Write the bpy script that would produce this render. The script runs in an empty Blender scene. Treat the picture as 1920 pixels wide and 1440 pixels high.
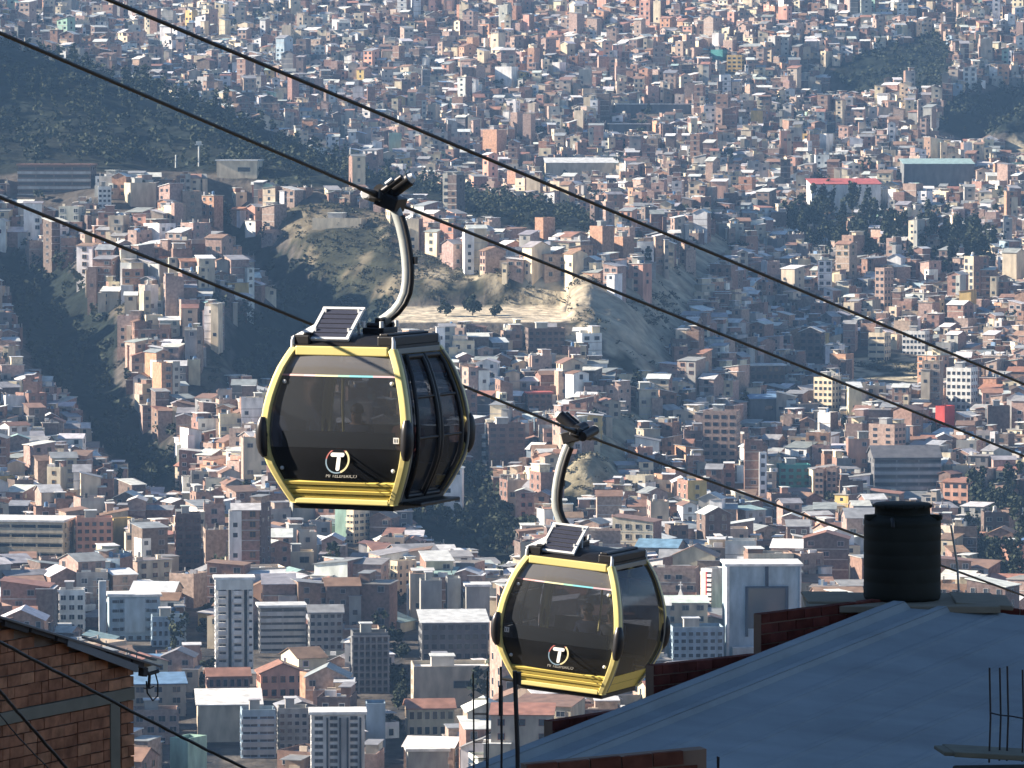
import bpy, math, random, time
import numpy as np
from mathutils import Matrix, Vector

T0 = time.time()
R = math.radians
SC = bpy.context.scene
COL = SC.collection

# ------------------------------------------------------------------ camera, light, exposure
FPX = 960 / math.tan(R(6.0))          # focal length in photograph pixels
PITCH = R(-3.0)
cam_d = bpy.data.cameras.new('camera')
cam_d.sensor_width = 36
cam_d.sensor_fit = 'HORIZONTAL'
cam_d.lens = 18 / math.tan(R(6.0))
cam_d.clip_start = 1.0
cam_d.clip_end = 20000
cam = bpy.data.objects.new('camera', cam_d)
COL.objects.link(cam)
cam.location = (0, 0, 0)
cam.rotation_euler = (R(90) + PITCH, 0, 0)
SC.camera = cam

SUN_EL = R(25.0)
SUN_AZ_X, SUN_AZ_Y = -1.0, 0.09       # horizontal direction towards the sun
world = bpy.data.worlds.new('World')
SC.world = world
world.use_nodes = True
wn = world.node_tree
bg = wn.nodes['Background']
sky = wn.nodes.new('ShaderNodeTexSky')
sky.sky_type = 'NISHITA'
sky.sun_disc = False
sky.sun_elevation = SUN_EL
sky.sun_rotation = math.atan2(SUN_AZ_X, SUN_AZ_Y)
sky.altitude = 3600
sky.air_density = 1.0
sky.dust_density = 0.6
wn.links.new(sky.outputs[0], bg.inputs[0])
bg.inputs[1].default_value = 0.05
sun_d = bpy.data.lights.new('sun', 'SUN')
sun_d.energy = 5.0
sun_d.angle = R(0.5)
sun_d.color = (1.0, 0.87, 0.72)
sun = bpy.data.objects.new('sun', sun_d)
COL.objects.link(sun)
sd = Vector((SUN_AZ_X, SUN_AZ_Y, math.hypot(SUN_AZ_X, SUN_AZ_Y) * math.tan(SUN_EL))).normalized()
sun.rotation_euler = sd.to_track_quat('Z', 'Y').to_euler()
SC.view_settings.view_transform = 'Standard'
SC.view_settings.look = 'None'
SC.view_settings.exposure = 1.55
SC.view_settings.gamma = 1
SC.view_settings.use_curve_mapping = False
SC.render.engine = 'CYCLES'
SC.cycles.max_bounces = 6
SC.cycles.diffuse_bounces = 2
SC.cycles.glossy_bounces = 3
SC.cycles.transmission_bounces = 3
SC.cycles.transparent_max_bounces = 16
SC.cycles.volume_bounces = 0
SC.cycles.use_denoising = True
SC.cycles.use_adaptive_sampling = True
SC.cycles.adaptive_threshold = 0.01
SC.cycles.sample_clamp_indirect = 4

# ------------------------------------------------------------------ view geometry (used once, to survey the place)
_fw = np.array([0, math.cos(PITCH), math.sin(PITCH)])
_up = np.array([0, -math.sin(PITCH), math.cos(PITCH)])
def ray(px, py):
    d = _fw + np.array([1, 0, 0]) * ((px - 960) / FPX) + _up * ((720 - py) / FPX)
    return d
def at(px, py, D):
    d = ray(px, py)
    return Vector(d * (D / d[1]))
def proj(x, y, z):
    """world -> photograph pixels (arrays allowed)"""
    c = y * _fw[1] + z * _fw[2]
    u = y * _up[1] + z * _up[2]
    return 960 + FPX * x / c, 720 - FPX * u / c

# ------------------------------------------------------------------ materials
def new_mat(name):
    m = bpy.data.materials.new(name)
    m.use_nodes = True
    nt = m.node_tree
    return m, nt, nt.nodes['Principled BSDF']
def N(nt, kind, **kw):
    n = nt.nodes.new(kind)
    for k, v in kw.items():
        setattr(n, k, v)
    return n
def simple(name, col, rough=0.6, metal=0.0, noise=0.12, scale=6.0, bump=0.0, coat=0.0, spec=0.5):
    m, nt, b = new_mat(name)
    tc = N(nt, 'ShaderNodeTexCoord')
    nz = N(nt, 'ShaderNodeTexNoise')
    nz.inputs['Scale'].default_value = scale
    nz.inputs['Detail'].default_value = 5
    nt.links.new(tc.outputs['Object'], nz.inputs['Vector'])
    mx = N(nt, 'ShaderNodeMix', data_type='RGBA')
    mx.inputs[6].default_value = [c * (1 - noise) for c in col[:3]] + [1]
    mx.inputs[7].default_value = [min(1, c * (1 + noise)) for c in col[:3]] + [1]
    nt.links.new(nz.outputs['Fac'], mx.inputs[0])
    nt.links.new(mx.outputs[2], b.inputs['Base Color'])
    b.inputs['Roughness'].default_value = rough
    b.inputs['Metallic'].default_value = metal
    b.inputs['Specular IOR Level'].default_value = spec
    b.inputs['Coat Weight'].default_value = coat
    if bump:
        bp = N(nt, 'ShaderNodeBump')
        bp.inputs['Strength'].default_value = bump
        bp.inputs['Distance'].default_value = 0.01
        nt.links.new(nz.outputs['Fac'], bp.inputs['Height'])
        nt.links.new(bp.outputs[0], b.inputs['Normal'])
    return m
def tinted(name, rough, amount, scale, spec=0.3, streak=False):
    """surface whose paint colour is stored per face in the attribute 'tint', worn by noise"""
    m, nt, b = new_mat(name)
    at_ = N(nt, 'ShaderNodeAttribute', attribute_name='tint')
    geo = N(nt, 'ShaderNodeNewGeometry')
    mp = N(nt, 'ShaderNodeMapping')
    mp.inputs['Scale'].default_value = (1, 1, 0.35 if streak else 1)
    nt.links.new(geo.outputs['Position'], mp.inputs[0])
    nz = N(nt, 'ShaderNodeTexNoise')
    nz.inputs['Scale'].default_value = scale
    nz.inputs['Detail'].default_value = 3
    nt.links.new(mp.outputs[0], nz.inputs['Vector'])
    mr = N(nt, 'ShaderNodeMapRange')
    mr.inputs[1].default_value = 0.3
    mr.inputs[2].default_value = 0.7
    mr.inputs[3].default_value = 1 - amount
    mr.inputs[4].default_value = 1 + amount * 0.6
    nt.links.new(nz.outputs['Fac'], mr.inputs[0])
    vm = N(nt, 'ShaderNodeVectorMath', operation='SCALE')
    nt.links.new(at_.outputs['Color'], vm.inputs[0])
    nt.links.new(mr.outputs[0], vm.inputs['Scale'])
    nt.links.new(vm.outputs[0], b.inputs['Base Color'])
    b.inputs['Roughness'].default_value = rough
    b.inputs['Specular IOR Level'].default_value = spec
    return m
M_WALL = tinted('plaster_wall', 0.85, 0.30, 0.55, 0.2, True)
M_BRICKW = tinted('brick_wall', 0.9, 0.35, 1.1, 0.15)
M_ROOF = tinted('sheet_roof', 0.5, 0.30, 0.5, 0.4)
M_GLASSF = simple('window_glass', (0.035, 0.045, 0.06), 0.12, noise=0.3)
M_DARK = simple('dark_plastic', (0.02, 0.02, 0.022), 0.5)
CITY = [M_WALL, M_BRICKW, M_ROOF, M_GLASSF, M_DARK]

# ------------------------------------------------------------------ mesh building
class MB:
    """collects faces for one mesh"""
    def __init__(self):
        self.v, self.f, self.m, self.s = [], [], [], []
        self.T = None
    def add(self, vs, fs, mi=0, smooth=False):
        o = len(self.v)
        if self.T is not None:
            vs = [tuple(self.T @ Vector(p)) for p in vs]
        self.v.extend([tuple(p) for p in vs])
        for f in fs:
            self.f.append([o + i for i in f])
            self.m.append(mi)
            self.s.append(smooth)
    def box(self, c, size, mi=0, rz=0, rx=0, ry=0):
        hx, hy, hz = size[0] / 2, size[1] / 2, size[2] / 2
        vs = [Vector((x, y, z)) for z in (-hz, hz) for y in (-hy, hy) for x in (-hx, hx)]
        if rz or rx or ry:
            M = Matrix.Rotation(rz, 3, 'Z') @ Matrix.Rotation(ry, 3, 'Y') @ Matrix.Rotation(rx, 3, 'X')
            vs = [M @ p for p in vs]
        vs = [p + Vector(c) for p in vs]
        self.add(vs, [(0, 2, 3, 1), (4, 5, 7, 6), (0, 1, 5, 4), (2, 6, 7, 3), (0, 4, 6, 2), (1, 3, 7, 5)], mi)
    def grid(self, fn, nu, nv, mi=0, smooth=True, flip=False):
        vs = [fn(i / nu, j / nv) for j in range(nv + 1) for i in range(nu + 1)]
        fs = []
        for j in range(nv):
            for i in range(nu):
                a = j * (nu + 1) + i
                q = (a, a + 1, a + nu + 2, a + nu + 1)
                fs.append(q[::-1] if flip else q)
        self.add(vs, fs, mi, smooth)
    def tube(self, pts, r, n=8, mi=0, cap=True, smooth=True, flat=1.0):
        pts = [Vector(p) for p in pts]
        rr = r if isinstance(r, (list, tuple)) else [r] * len(pts)
        rings = []
        prev = None
        for i, p in enumerate(pts):
            t = (pts[min(i + 1, len(pts) - 1)] - pts[max(i - 1, 0)]).normalized()
            if prev is None:
                a = Vector((0, 0, 1)) if abs(t.z) < 0.9 else Vector((0, 1, 0))
                nrm = t.cross(a).normalized()
            else:
                nrm = (prev - t * prev.dot(t)).normalized()
            prev = nrm
            b = t.cross(nrm)
            rings.append([p + nrm * math.cos(k * math.tau / n) * rr[i] + b * math.sin(k * math.tau / n) * rr[i] * flat for k in range(n)])
        vs = [q for ring in rings for q in ring]
        fs = []
        for i in range(len(pts) - 1):
            for k in range(n):
                fs.append((i * n + k, i * n + (k + 1) % n, (i + 1) * n + (k + 1) % n, (i + 1) * n + k))
        self.add(vs, fs, mi, smooth)
        if cap:
            self.add(rings[0], [tuple(range(n))[::-1]], mi)
            self.add(rings[-1], [tuple(range(n))], mi)
    def lathe(self, prof, n=24, mi=0, smooth=True):
        vs = [(r * math.cos(k * math.tau / n), r * math.sin(k * math.tau / n), z) for r, z in prof for k in range(n)]
        fs = [(i * n + k, i * n + (k + 1) % n, (i + 1) * n + (k + 1) % n, (i + 1) * n + k) for i in range(len(prof) - 1) for k in range(n)]
        self.add(vs, fs, mi, smooth)
    def mesh(self, name, mats):
        me = bpy.data.meshes.new(name)
        me.from_pydata(self.v, [], self.f)
        for m in (mats if isinstance(mats, (list, tuple)) else [mats]):
            me.materials.append(m)
        me.polygons.foreach_set('material_index', self.m)
        me.polygons.foreach_set('use_smooth', self.s)
        me.update()
        return me
def link(name, data, parent=None, loc=None, rot=None, scale=None):
    o = bpy.data.objects.new(name, data)
    COL.objects.link(o)
    if parent is not None:
        o.parent = parent
    if loc is not None: o.location = loc
    if rot is not None: o.rotation_euler = rot
    if scale is not None: o.scale = scale
    return o
def build(mb, name, mats, parent=None, loc=None, rot=None, bevel=0, label=None):
    o = link(name, mb.mesh(name, mats), parent, loc, rot)
    if bevel:
        md = o.modifiers.new('bevel', 'BEVEL')
        md.width = bevel
        md.segments = 2
        md.limit_method = 'ANGLE'
    if label: o['label'] = label
    return o
def thing(o, label, cat, group=None):
    o['label'] = label
    o['category'] = cat
    if group: o['group'] = group
    return o
def empty(name, label, cat, loc=(0, 0, 0), rot=(0, 0, 0), group=None):
    o = link(name, None, None, loc, rot)
    o.empty_display_size = 0.5
    return thing(o, label, cat, group)
def copy_thing(root, loc, rot, label, group=None, scale=None):
    c = root.copy()
    COL.objects.link(c)
    c.location = loc
    c.rotation_euler = rot
    if scale: c.scale = scale
    c['label'] = label
    if group: c['group'] = group
    for ch in root.children:
        d = ch.copy()
        COL.objects.link(d)
        d.parent = c
        for g in ch.children:
            e = g.copy()
            COL.objects.link(e)
            e.parent = d
    return c

# ------------------------------------------------------------------ terrain
def dep_z(row, D):
    d = ray(960, row)
    return D * d[2] / d[1]
BASE = [(1440, 1000), (1200, 1250), (1000, 1500), (800, 1750), (600, 2000), (400, 2300), (200, 2650), (0, 3000), (-200, 3400), (-330, 4000)]
def base_D(row):
    return float(np.interp(-row, [-r for r, d in BASE], [d for r, d in BASE]))
LEFT = [(1440, 1000), (1200, 1220), (1000, 1430), (800, 1610), (600, 1760), (480, 1850)]
RIDGE = {-400: (330, -110), -200: (335, -50), 0: (335, 42), 120: (330, 80), 200: (325, 112), 400: (330, 170), 560: (335, 250), 640: (345, 292),
         760: (372, 325), 900: (410, 345), 1000: (430, 368), 1100: (440, 402)}
COLS = {}
for px, (rf, rc) in RIDGE.items():
    pts = [(D, dep_z(r, D)) for r, D in LEFT] + [(1950, dep_z(rf, 1950))]
    for k in range(1, 4):
        t = k / 3
        r = rf + (rc - rf) * t
        pts.append((1950 + 165 * t, dep_z(r, 1950 + 165 * t)))
    pts.append((2230, dep_z(rc + 70, 2230)))
    pts.append((base_D(rc - 4), dep_z(rc - 4, base_D(rc - 4))))
    pts += [(D, dep_z(r, D)) for r, D in BASE if D > base_D(rc - 4) + 60]
    COLS[px] = pts
COLS[1250] = [(D, dep_z(r, D)) for r, D in [(1440, 1000), (1200, 1230), (1000, 1460), (800, 1680), (600, 1870), (500, 1990), (430, 2120), (385, 2320), (200, 2650), (0, 3000), (-200, 3400), (-330, 4000)]]
for px in (1460, 1700, 2400):
    COLS[px] = [(D, dep_z(r, D)) for r, D in BASE]
DG = np.arange(400, 4200, 3.0)
PXC = sorted(COLS)
ZC = []
for px in PXC:
    p = [(400, -118.0), (700, -128.0), (900, -131.5)] + COLS[px]
    z = np.interp(DG, [a for a, b in p], [b for a, b in p])
    k = np.hanning(15); k /= k.sum()
    ZC.append(np.convolve(np.pad(z, 7, mode='edge'), k, 'valid'))
ZC = np.array(ZC)
def seg_dist(x, y, pts):
    """distance from points to a polyline and position along it"""
    best = np.full(np.shape(x), 1e9)
    for (ax, ay), (bx, by) in zip(pts[:-1], pts[1:]):
        dx, dy = bx - ax, by - ay
        t = np.clip(((x - ax) * dx + (y - ay) * dy) / (dx * dx + dy * dy), 0, 1)
        best = np.minimum(best, np.hypot(x - ax - t * dx, y - ay - t * dy))
    return best
class VNoise:
    def __init__(self, seed):
        self.t = np.random.RandomState(seed).rand(256, 256)
    def __call__(self, x, y):
        xi, yi = np.floor(x).astype(int), np.floor(y).astype(int)
        fx, fy = x - xi, y - yi
        fx = fx * fx * (3 - 2 * fx); fy = fy * fy * (3 - 2 * fy)
        t = self.t
        a, b = t[xi & 255, yi & 255], t[(xi + 1) & 255, yi & 255]
        c, d = t[xi & 255, (yi + 1) & 255], t[(xi + 1) & 255, (yi + 1) & 255]
        return (a * (1 - fx) + b * fx) * (1 - fy) + (c * (1 - fx) + d * fx) * fy
VN = [VNoise(11), VNoise(12), VNoise(13), VNoise(14)]
def fbm(x, y, s, oct=3):
    v, a, tot = 0, 1, 0
    for k in range(oct):
        v = v + a * (VN[k % 4](x / s * 2 ** k + 7 * k, y / s * 2 ** k + 3 * k) - 0.5)
        tot += a
        a *= 0.5
    return v / tot
def z_far0(x, y):
    px = 960 + FPX * x / y
    j = np.clip(np.searchsorted(PXC, px) - 1, 0, len(PXC) - 2)
    p0, p1 = np.array(PXC)[j], np.array(PXC)[j + 1]
    t = np.clip((px - p0) / (p1 - p0), 0, 1)
    k = np.clip((y - DG[0]) / 3.0, 0, len(DG) - 1.001)
    ki = k.astype(int); kf = k - ki
    za = ZC[j, ki] * (1 - kf) + ZC[j, ki + 1] * kf
    zb = ZC[j + 1, ki] * (1 - kf) + ZC[j + 1, ki + 1] * kf
    return za * (1 - t) + zb * t
def cast0(px, row, zf, start=930.0):
    D = np.arange(start, 4100, 4.0)
    d = ray(px, row)
    x = D * d[0] / d[1]
    z = D * d[2] / d[1]
    below = zf(x, D) >= z
    i = int(np.argmax(below)) if below.any() else len(D) - 1
    return float(x[i]), float(D[i]), float(z[i])
RAV = [([(20, 440), (110, 560), (190, 690), (270, 810), (330, 900)], 20, 24),
       ([(410, 385), (510, 470), (640, 545), (740, 572)], 20, 20),
       ([(560, 560), (480, 640), (450, 700)], 22, 20),
       ([(1560, 140), (1650, 190), (1600, 240)], 18, 30),
       ([(1930, 170), (1820, 235), (1760, 255)], 24, 24),
       ([(900, 900), (930, 980), (940, 1060)], 8, 22)]
RIDG = [([(1400, 425), (1310, 470), (1240, 535), (1230, 600), (1170, 660)], 8, 19),
        ([(1220, 760), (1150, 830), (1090, 920)], 9, 14),
        ([(400, 600), (420, 660), (380, 740)], 10, 14),
        ([(1960, 190), (1905, 270)], 16, 18)]
WR = [([cast0(a, b, z_far0)[:2] for a, b in p], d, w) for p, d, w in RAV]
WG = [([cast0(a, b, z_far0)[:2] for a, b in p], d, w) for p, d, w in RIDG]
pc = [cast0(a, b, z_far0) for a, b in ((760, 590), (1040, 592))]
PITCH_C = ((pc[0][0] + pc[1][0]) / 2, (pc[0][1] + pc[1][1]) / 2)
def ss(t):
    t = np.clip(t, 0, 1)
    return t * t * (3 - 2 * t)
def px0_(x, y): return 960 + FPX * x / np.maximum(y, 1)
def zt(x, y):
    """height of the ground"""
    x = np.asarray(x, float); y = np.asarray(y, float)
    yf = np.maximum(y, 400)
    z = z_far0(x, yf)
    amp = ss((yf - 1350) / 400)
    scr = np.exp(-((px0_(x, y) - 860) / 330.0) ** 2) * ss((yf - 1780) / 50) * ss((2080 - yf) / 60)
    z = z + amp * (fbm(x, y, 150, 3) * 16 + fbm(x + 400, y, 34, 3) * 6)
    gu = np.abs(fbm(x * 1.3 + 77, y * 0.5, 26, 3))
    z = z - scr * gu * 15 + scr * (fbm(x, y, 9, 2) * 3)
    px0 = 960 + FPX * x / np.maximum(y, 1)
    ridgeface = ss((yf - 1930) / 60) * ss((2260 - yf) / 60) * ss((1150 - px0) / 200)
    gx = np.abs(fbm(x * 1.6 + y * 0.45, y * 0.35, 60, 3))
    z = z - ridgeface * gx * 26
    for p, d, w in WR:
        dd = seg_dist(x, y, p)
        z = z - d * np.exp(-(dd / w) ** 2)
    for p, d, w in WG:
        dd = seg_dist(x, y, p)
        z = z + d * np.exp(-(dd / w) ** 1.6) * (0.8 + fbm(x, y, 14, 3) * 1.4)
    # near slope from the rim where the camera stands
    zn = -9 - 0.30 * np.clip(y, -60, 400)
    zn = np.where(y > 395, z, zn)
    t = ss((y - 150) / 250)
    z = np.where(y < 400, zn * (1 - t) + np.minimum(-118, z) * t, z)
    pm = ss((px0 - 722) / 16) * ss((1075 - px0) / 16) * ss((y - 1726) / 12) * ss((1812 - y) / 10)
    z = z * (1 - pm) + (-68.8 + (y - 1740) * 0.045) * pm
    # unseen shoulder left of the near houses, added to shade them
    z = z + 42 * ss((-x - 22) / 10) * ss((y - 12) / 14) * ss((67 - y) / 12)
    return z
def cast(px, row, start=930.0):
    return cast0(px, row, zt, start)

POLY = {
 'ridge': [(-400, -200), (-100, -60), (0, 22), (100, 66), (200, 108), (400, 165), (560, 246), (640, 288), (760, 322), (900, 342), (1050, 385), (1130, 420), (1130, 440), (1000, 432), (880, 405), (800, 372), (700, 345), (600, 350), (520, 340), (400, 322), (250, 320), (0, 328), (-400, 330)],
 'rav1': [(-20, 470), (130, 500), (165, 540), (230, 620), (212, 680), (235, 730), (270, 790), (330, 850), (340, 935), (260, 900), (180, 830), (130, 740), (60, 690), (30, 600)],
 'rav2_shade': [(395, 365), (470, 420), (560, 500), (640, 545), (770, 570), (760, 612), (600, 690), (500, 720), (440, 700), (425, 640), (465, 590), (530, 560), (480, 500), (420, 430)],  # ravine plus a shadow wedge drawn as dark forest ground
 'wood': [(1470, 430), (1530, 385), (1600, 395), (1700, 440), (1800, 440), (1890, 480), (1870, 530), (1700, 505), (1560, 500), (1480, 470)],
 'dark1': [(1560, 130), (1640, 95), (1760, 60), (1800, 110), (1760, 180), (1720, 185), (1680, 160), (1600, 190)],
 'dark2': [(1770, 190), (1860, 170), (1990, 150), (1990, 230), (1900, 255), (1800, 262), (1755, 240)],
 'green1': [(740, 905), (850, 880), (960, 930), (968, 1065), (890, 1040), (800, 1010)],
 'green2': [(1790, 965), (1850, 935), (1990, 940), (1990, 1110), (1830, 1115), (1785, 1050)],
 'park': [(1430, 215), (1470, 200), (1520, 240), (1480, 260)],
 'scrub1': [(500, 390), (620, 372), (720, 400), (780, 470), (880, 505), (1080, 522), (1180, 530), (1260, 500), (1330, 440), (1400, 425), (1310, 520), (1285, 580), (1250, 640), (1225, 705), (1150, 690), (1125, 620), (1040, 605), (740, 605), (640, 545), (565, 500)],
 'scrub2': [(1190, 755), (1235, 725), (1195, 800), (1135, 890), (1075, 960), (1035, 930), (1085, 850)],
 'scrub3': [(200, 580), (260, 550), (340, 520), (330, 570), (250, 625)],
 'scrub4': [(370, 720), (415, 630), (432, 690), (395, 750)],
 'scrub5': [(1560, 672), (1660, 660), (1780, 690), (1740, 722), (1600, 712)],
 'cliff': [(1880, 280), (1900, 210), (1990, 170), (1990, 300)],
 'pitch': [(728, 570), (1058, 570), (1070, 605), (728, 607)],
 'street1': [(366, 1440), (412, 1440), (402, 1180), (398, 1000), (384, 1000), (370, 1180)],
 'street2': [(728, 1440), (764, 1440), (756, 1180), (752, 1040), (742, 1040), (734, 1180)],
 'street3': [(1522, 950), (1536, 950), (1530, 800), (1524, 800)],
 'street4': [(1318, 1010), (1334, 1010), (1322, 800), (1314, 800)],
}
def inpoly(px, row, poly):
    px = np.asarray(px); row = np.asarray(row)
    ins = np.zeros(px.shape, bool)
    n = len(poly)
    for i in range(n):
        x1, y1 = poly[i]; x2, y2 = poly[(i + 1) % n]
        if y1 == y2: continue
        c = ((y1 > row) != (y2 > row)) & (px < (x2 - x1) * (row - y1) / (y2 - y1) + x1)
        ins ^= c
    return ins
NAMES = ['pitch'] + [n for n in POLY if n != 'pitch']
def region(x, y, z=None, jitter=True):
    """index of the land-use region of a ground point, -1 = built up"""
    if z is None: z = zt(x, y)
    px, row = proj(x, y, z)
    if jitter:
        px = px + fbm(x, y, 25, 2) * 26
        row = row + fbm(x + 99, y, 25, 2) * 12
    ridge_ok = (y > 1900) & (y < 2290)
    out = np.full(px.shape, -1)
    for i, nme in enumerate(NAMES):
        m = inpoly(px, row, POLY[nme])
        if nme == 'ridge':
            m &= ridge_ok
            m |= (y > 2060) & (y < 2260) & (px < 1120)
        else:
            m &= ~((y > 2060) & (y < 2260) & (px < 1120))
        out[m & (out < 0)] = i
    return out
FOREST = {NAMES.index(n) for n in ('ridge', 'rav1', 'rav2_shade', 'wood', 'dark1', 'dark2', 'green1', 'green2', 'park')}
SCRUB = {NAMES.index(n) for n in ('scrub1', 'scrub2', 'scrub3', 'scrub4', 'scrub5')}

def make_terrain():
    s = np.concatenate([np.linspace(-2.2, -0.22, 26)[:-1], np.arange(-0.22, 0.22, 0.0011), np.linspace(0.22, 2.2, 26)])
    yy = np.concatenate([np.arange(-60, 150, 4.0), np.arange(150, 900, 12.0), np.arange(900, 3300, 4.0), np.arange(3300, 4200, 40.0), np.array([4300, 4800, 6000, 8000])])
    S, Y = np.meshgrid(s, yy)
    X = S * (Y + 200)
    Z = zt(X, Y)
    ny, nx = X.shape
    co = np.stack([X, Y, Z], -1).reshape(-1, 3)
    idx = np.arange(ny * nx).reshape(ny, nx)
    q = np.stack([idx[:-1, :-1], idx[:-1, 1:], idx[1:, 1:], idx[1:, :-1]], -1).reshape(-1, 4)
    me = bpy.data.meshes.new('terrain')
    me.vertices.add(len(co)); me.vertices.foreach_set('co', co.ravel())
    me.loops.add(q.size); me.loops.foreach_set('vertex_index', q.ravel())
    me.polygons.add(len(q)); me.polygons.foreach_set('loop_start', np.arange(0, q.size, 4))
    me.polygons.foreach_set('use_smooth', np.ones(len(q), bool))
    me.update()
    reg = np.full(X.shape, -1)
    far = (Y > 900) & (Y < 3400) & (np.abs(X / np.maximum(Y, 1)) < 0.15)
    reg[far] = region(X[far], Y[far], Z[far])
    n1 = fbm(X, Y, 22, 3) + 0.5; n2 = fbm(X + 300, Y + 50, 60, 3) + 0.5; n3 = fbm(X, Y + 900, 7, 2) + 0.5
    def c3(c): return np.array(c)[None, None, :]
    colr = c3((0.095, 0.085, 0.075)) * (0.7 + 0.6 * n1[..., None])
    tan = c3((0.27, 0.235, 0.165)) * (0.45 + 1.1 * n3[..., None])
    olive = c3((0.042, 0.045, 0.030)) * (0.7 + 0.6 * n3[..., None])
    t = ss((0.22 * n2 + 0.50 * n3 + 0.28 * n1 - 0.49) / 0.06)[..., None]
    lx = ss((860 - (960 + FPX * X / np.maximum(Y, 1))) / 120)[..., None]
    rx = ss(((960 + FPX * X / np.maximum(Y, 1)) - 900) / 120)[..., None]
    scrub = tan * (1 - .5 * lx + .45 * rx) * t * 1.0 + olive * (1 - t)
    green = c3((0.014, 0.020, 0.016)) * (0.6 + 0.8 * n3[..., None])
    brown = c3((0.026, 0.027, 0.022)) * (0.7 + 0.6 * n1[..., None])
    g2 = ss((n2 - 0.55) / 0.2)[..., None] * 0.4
    forest = green * (1 - g2) + brown * g2  # near-black: shade on ridge face and ravines is in this colour
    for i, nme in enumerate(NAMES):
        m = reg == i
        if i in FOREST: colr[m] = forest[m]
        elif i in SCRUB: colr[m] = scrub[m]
        elif nme == 'cliff': colr[m] = tan[m] * 1.1
        elif nme == 'pitch': pass
        elif nme.startswith('street'): colr[m] = np.array((0.05, 0.05, 0.052))
    zz = seg_dist(X, Y, WG[0][0])
    m = (zz < 24 + 12 * (n2 - .5)) & ~np.isin(reg, list(FOREST))
    colr[m] = (np.array((0.40, 0.345, 0.25)) * (0.6 + 0.8 * n3[..., None]))[m]
    zz = seg_dist(X, Y, WG[1][0])
    m = (zz < 12)
    colr[m] = (np.array((0.34, 0.30, 0.20)) * (0.6 + 0.8 * n3[..., None]))[m]
    PXV = 960 + FPX * X / np.maximum(Y, 1)
    m = (PXV > 738) & (PXV < 1056) & (Y > 1737) & (Y < 1801)
    colr[m] = np.array((0.55, 0.48, 0.36))
    near = (Y < 900)
    colr[near] = (c3((0.12, 0.10, 0.065)) * (0.7 + 0.6 * n1[..., None]))[near]
    a = me.attributes.new('tint', 'FLOAT_COLOR', 'POINT')
    rgba = np.concatenate([colr.reshape(-1, 3), np.ones((len(co), 1))], 1)
    a.data.foreach_set('color', rgba.ravel().astype(np.float32))
    mt = tinted('ground_soil', 0.95, 0.45, 0.18, 0.1)
    nt = mt.node_tree
    b = nt.nodes['Principled BSDF']
    geo = [n for n in nt.nodes if n.type == 'NEW_GEOMETRY'][0]
    nz = N(nt, 'ShaderNodeTexNoise'); nz.inputs['Scale'].default_value = 0.12; nz.inputs['Detail'].default_value = 6
    nt.links.new(geo.outputs['Position'], nz.inputs['Vector'])
    bp = N(nt, 'ShaderNodeBump'); bp.inputs['Strength'].default_value = 0.8; bp.inputs['Distance'].default_value = 3.0
    nt.links.new(nz.outputs['Fac'], bp.inputs['Height']); nt.links.new(bp.outputs[0], b.inputs['Normal'])
    me.materials.append(mt)
    o = link('ground', me)
    o['kind'] = 'structure'
    o['label'] = 'city valley floor and hillsides with dry tan slopes and dark ravines'
    return o
make_terrain()
print('terrain', round(time.time() - T0, 1))

# ------------------------------------------------------------------ houses
WALLC = {
 'raw brick': (0.27, 0.175, 0.14), 'orange brick': (0.47, 0.28, 0.19), 'pinkish brick': (0.38, 0.28, 0.235), 'brown brick': (0.17, 0.13, 0.115),
 'cream': (0.68, 0.58, 0.42), 'white': (0.78, 0.78, 0.75), 'grey': (0.36, 0.36, 0.34), 'ochre yellow': (0.58, 0.42, 0.17),
 'pale blue': (0.33, 0.43, 0.50), 'mint green': (0.33, 0.50, 0.41), 'salmon pink': (0.62, 0.36, 0.27), 'dark grey': (0.17, 0.175, 0.18),
 'beige': (0.50, 0.44, 0.34), 'teal': (0.10, 0.32, 0.30), 'red': (0.55, 0.08, 0.07)}
ROOFC = {
 'pale tin': (0.66, 0.68, 0.67), 'grey tin': (0.30, 0.31, 0.32), 'white': (0.80, 0.80, 0.77), 'rusty tin': (0.27, 0.17, 0.12),
 'tiled': (0.34, 0.18, 0.13), 'dark': (0.13, 0.13, 0.14), 'teal': (0.33, 0.47, 0.46), 'blue': (0.16, 0.28, 0.44), 'red': (0.50, 0.13, 0.11), 'concrete': (0.27, 0.255, 0.235)}
def jit(c, rng, a=0.12):
    k = 1 + rng.uniform(-a, a)
    return tuple(min(0.85, max(0.01, v * k * (1 + rng.uniform(-a, a) * 0.3))) for v in c)
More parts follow.
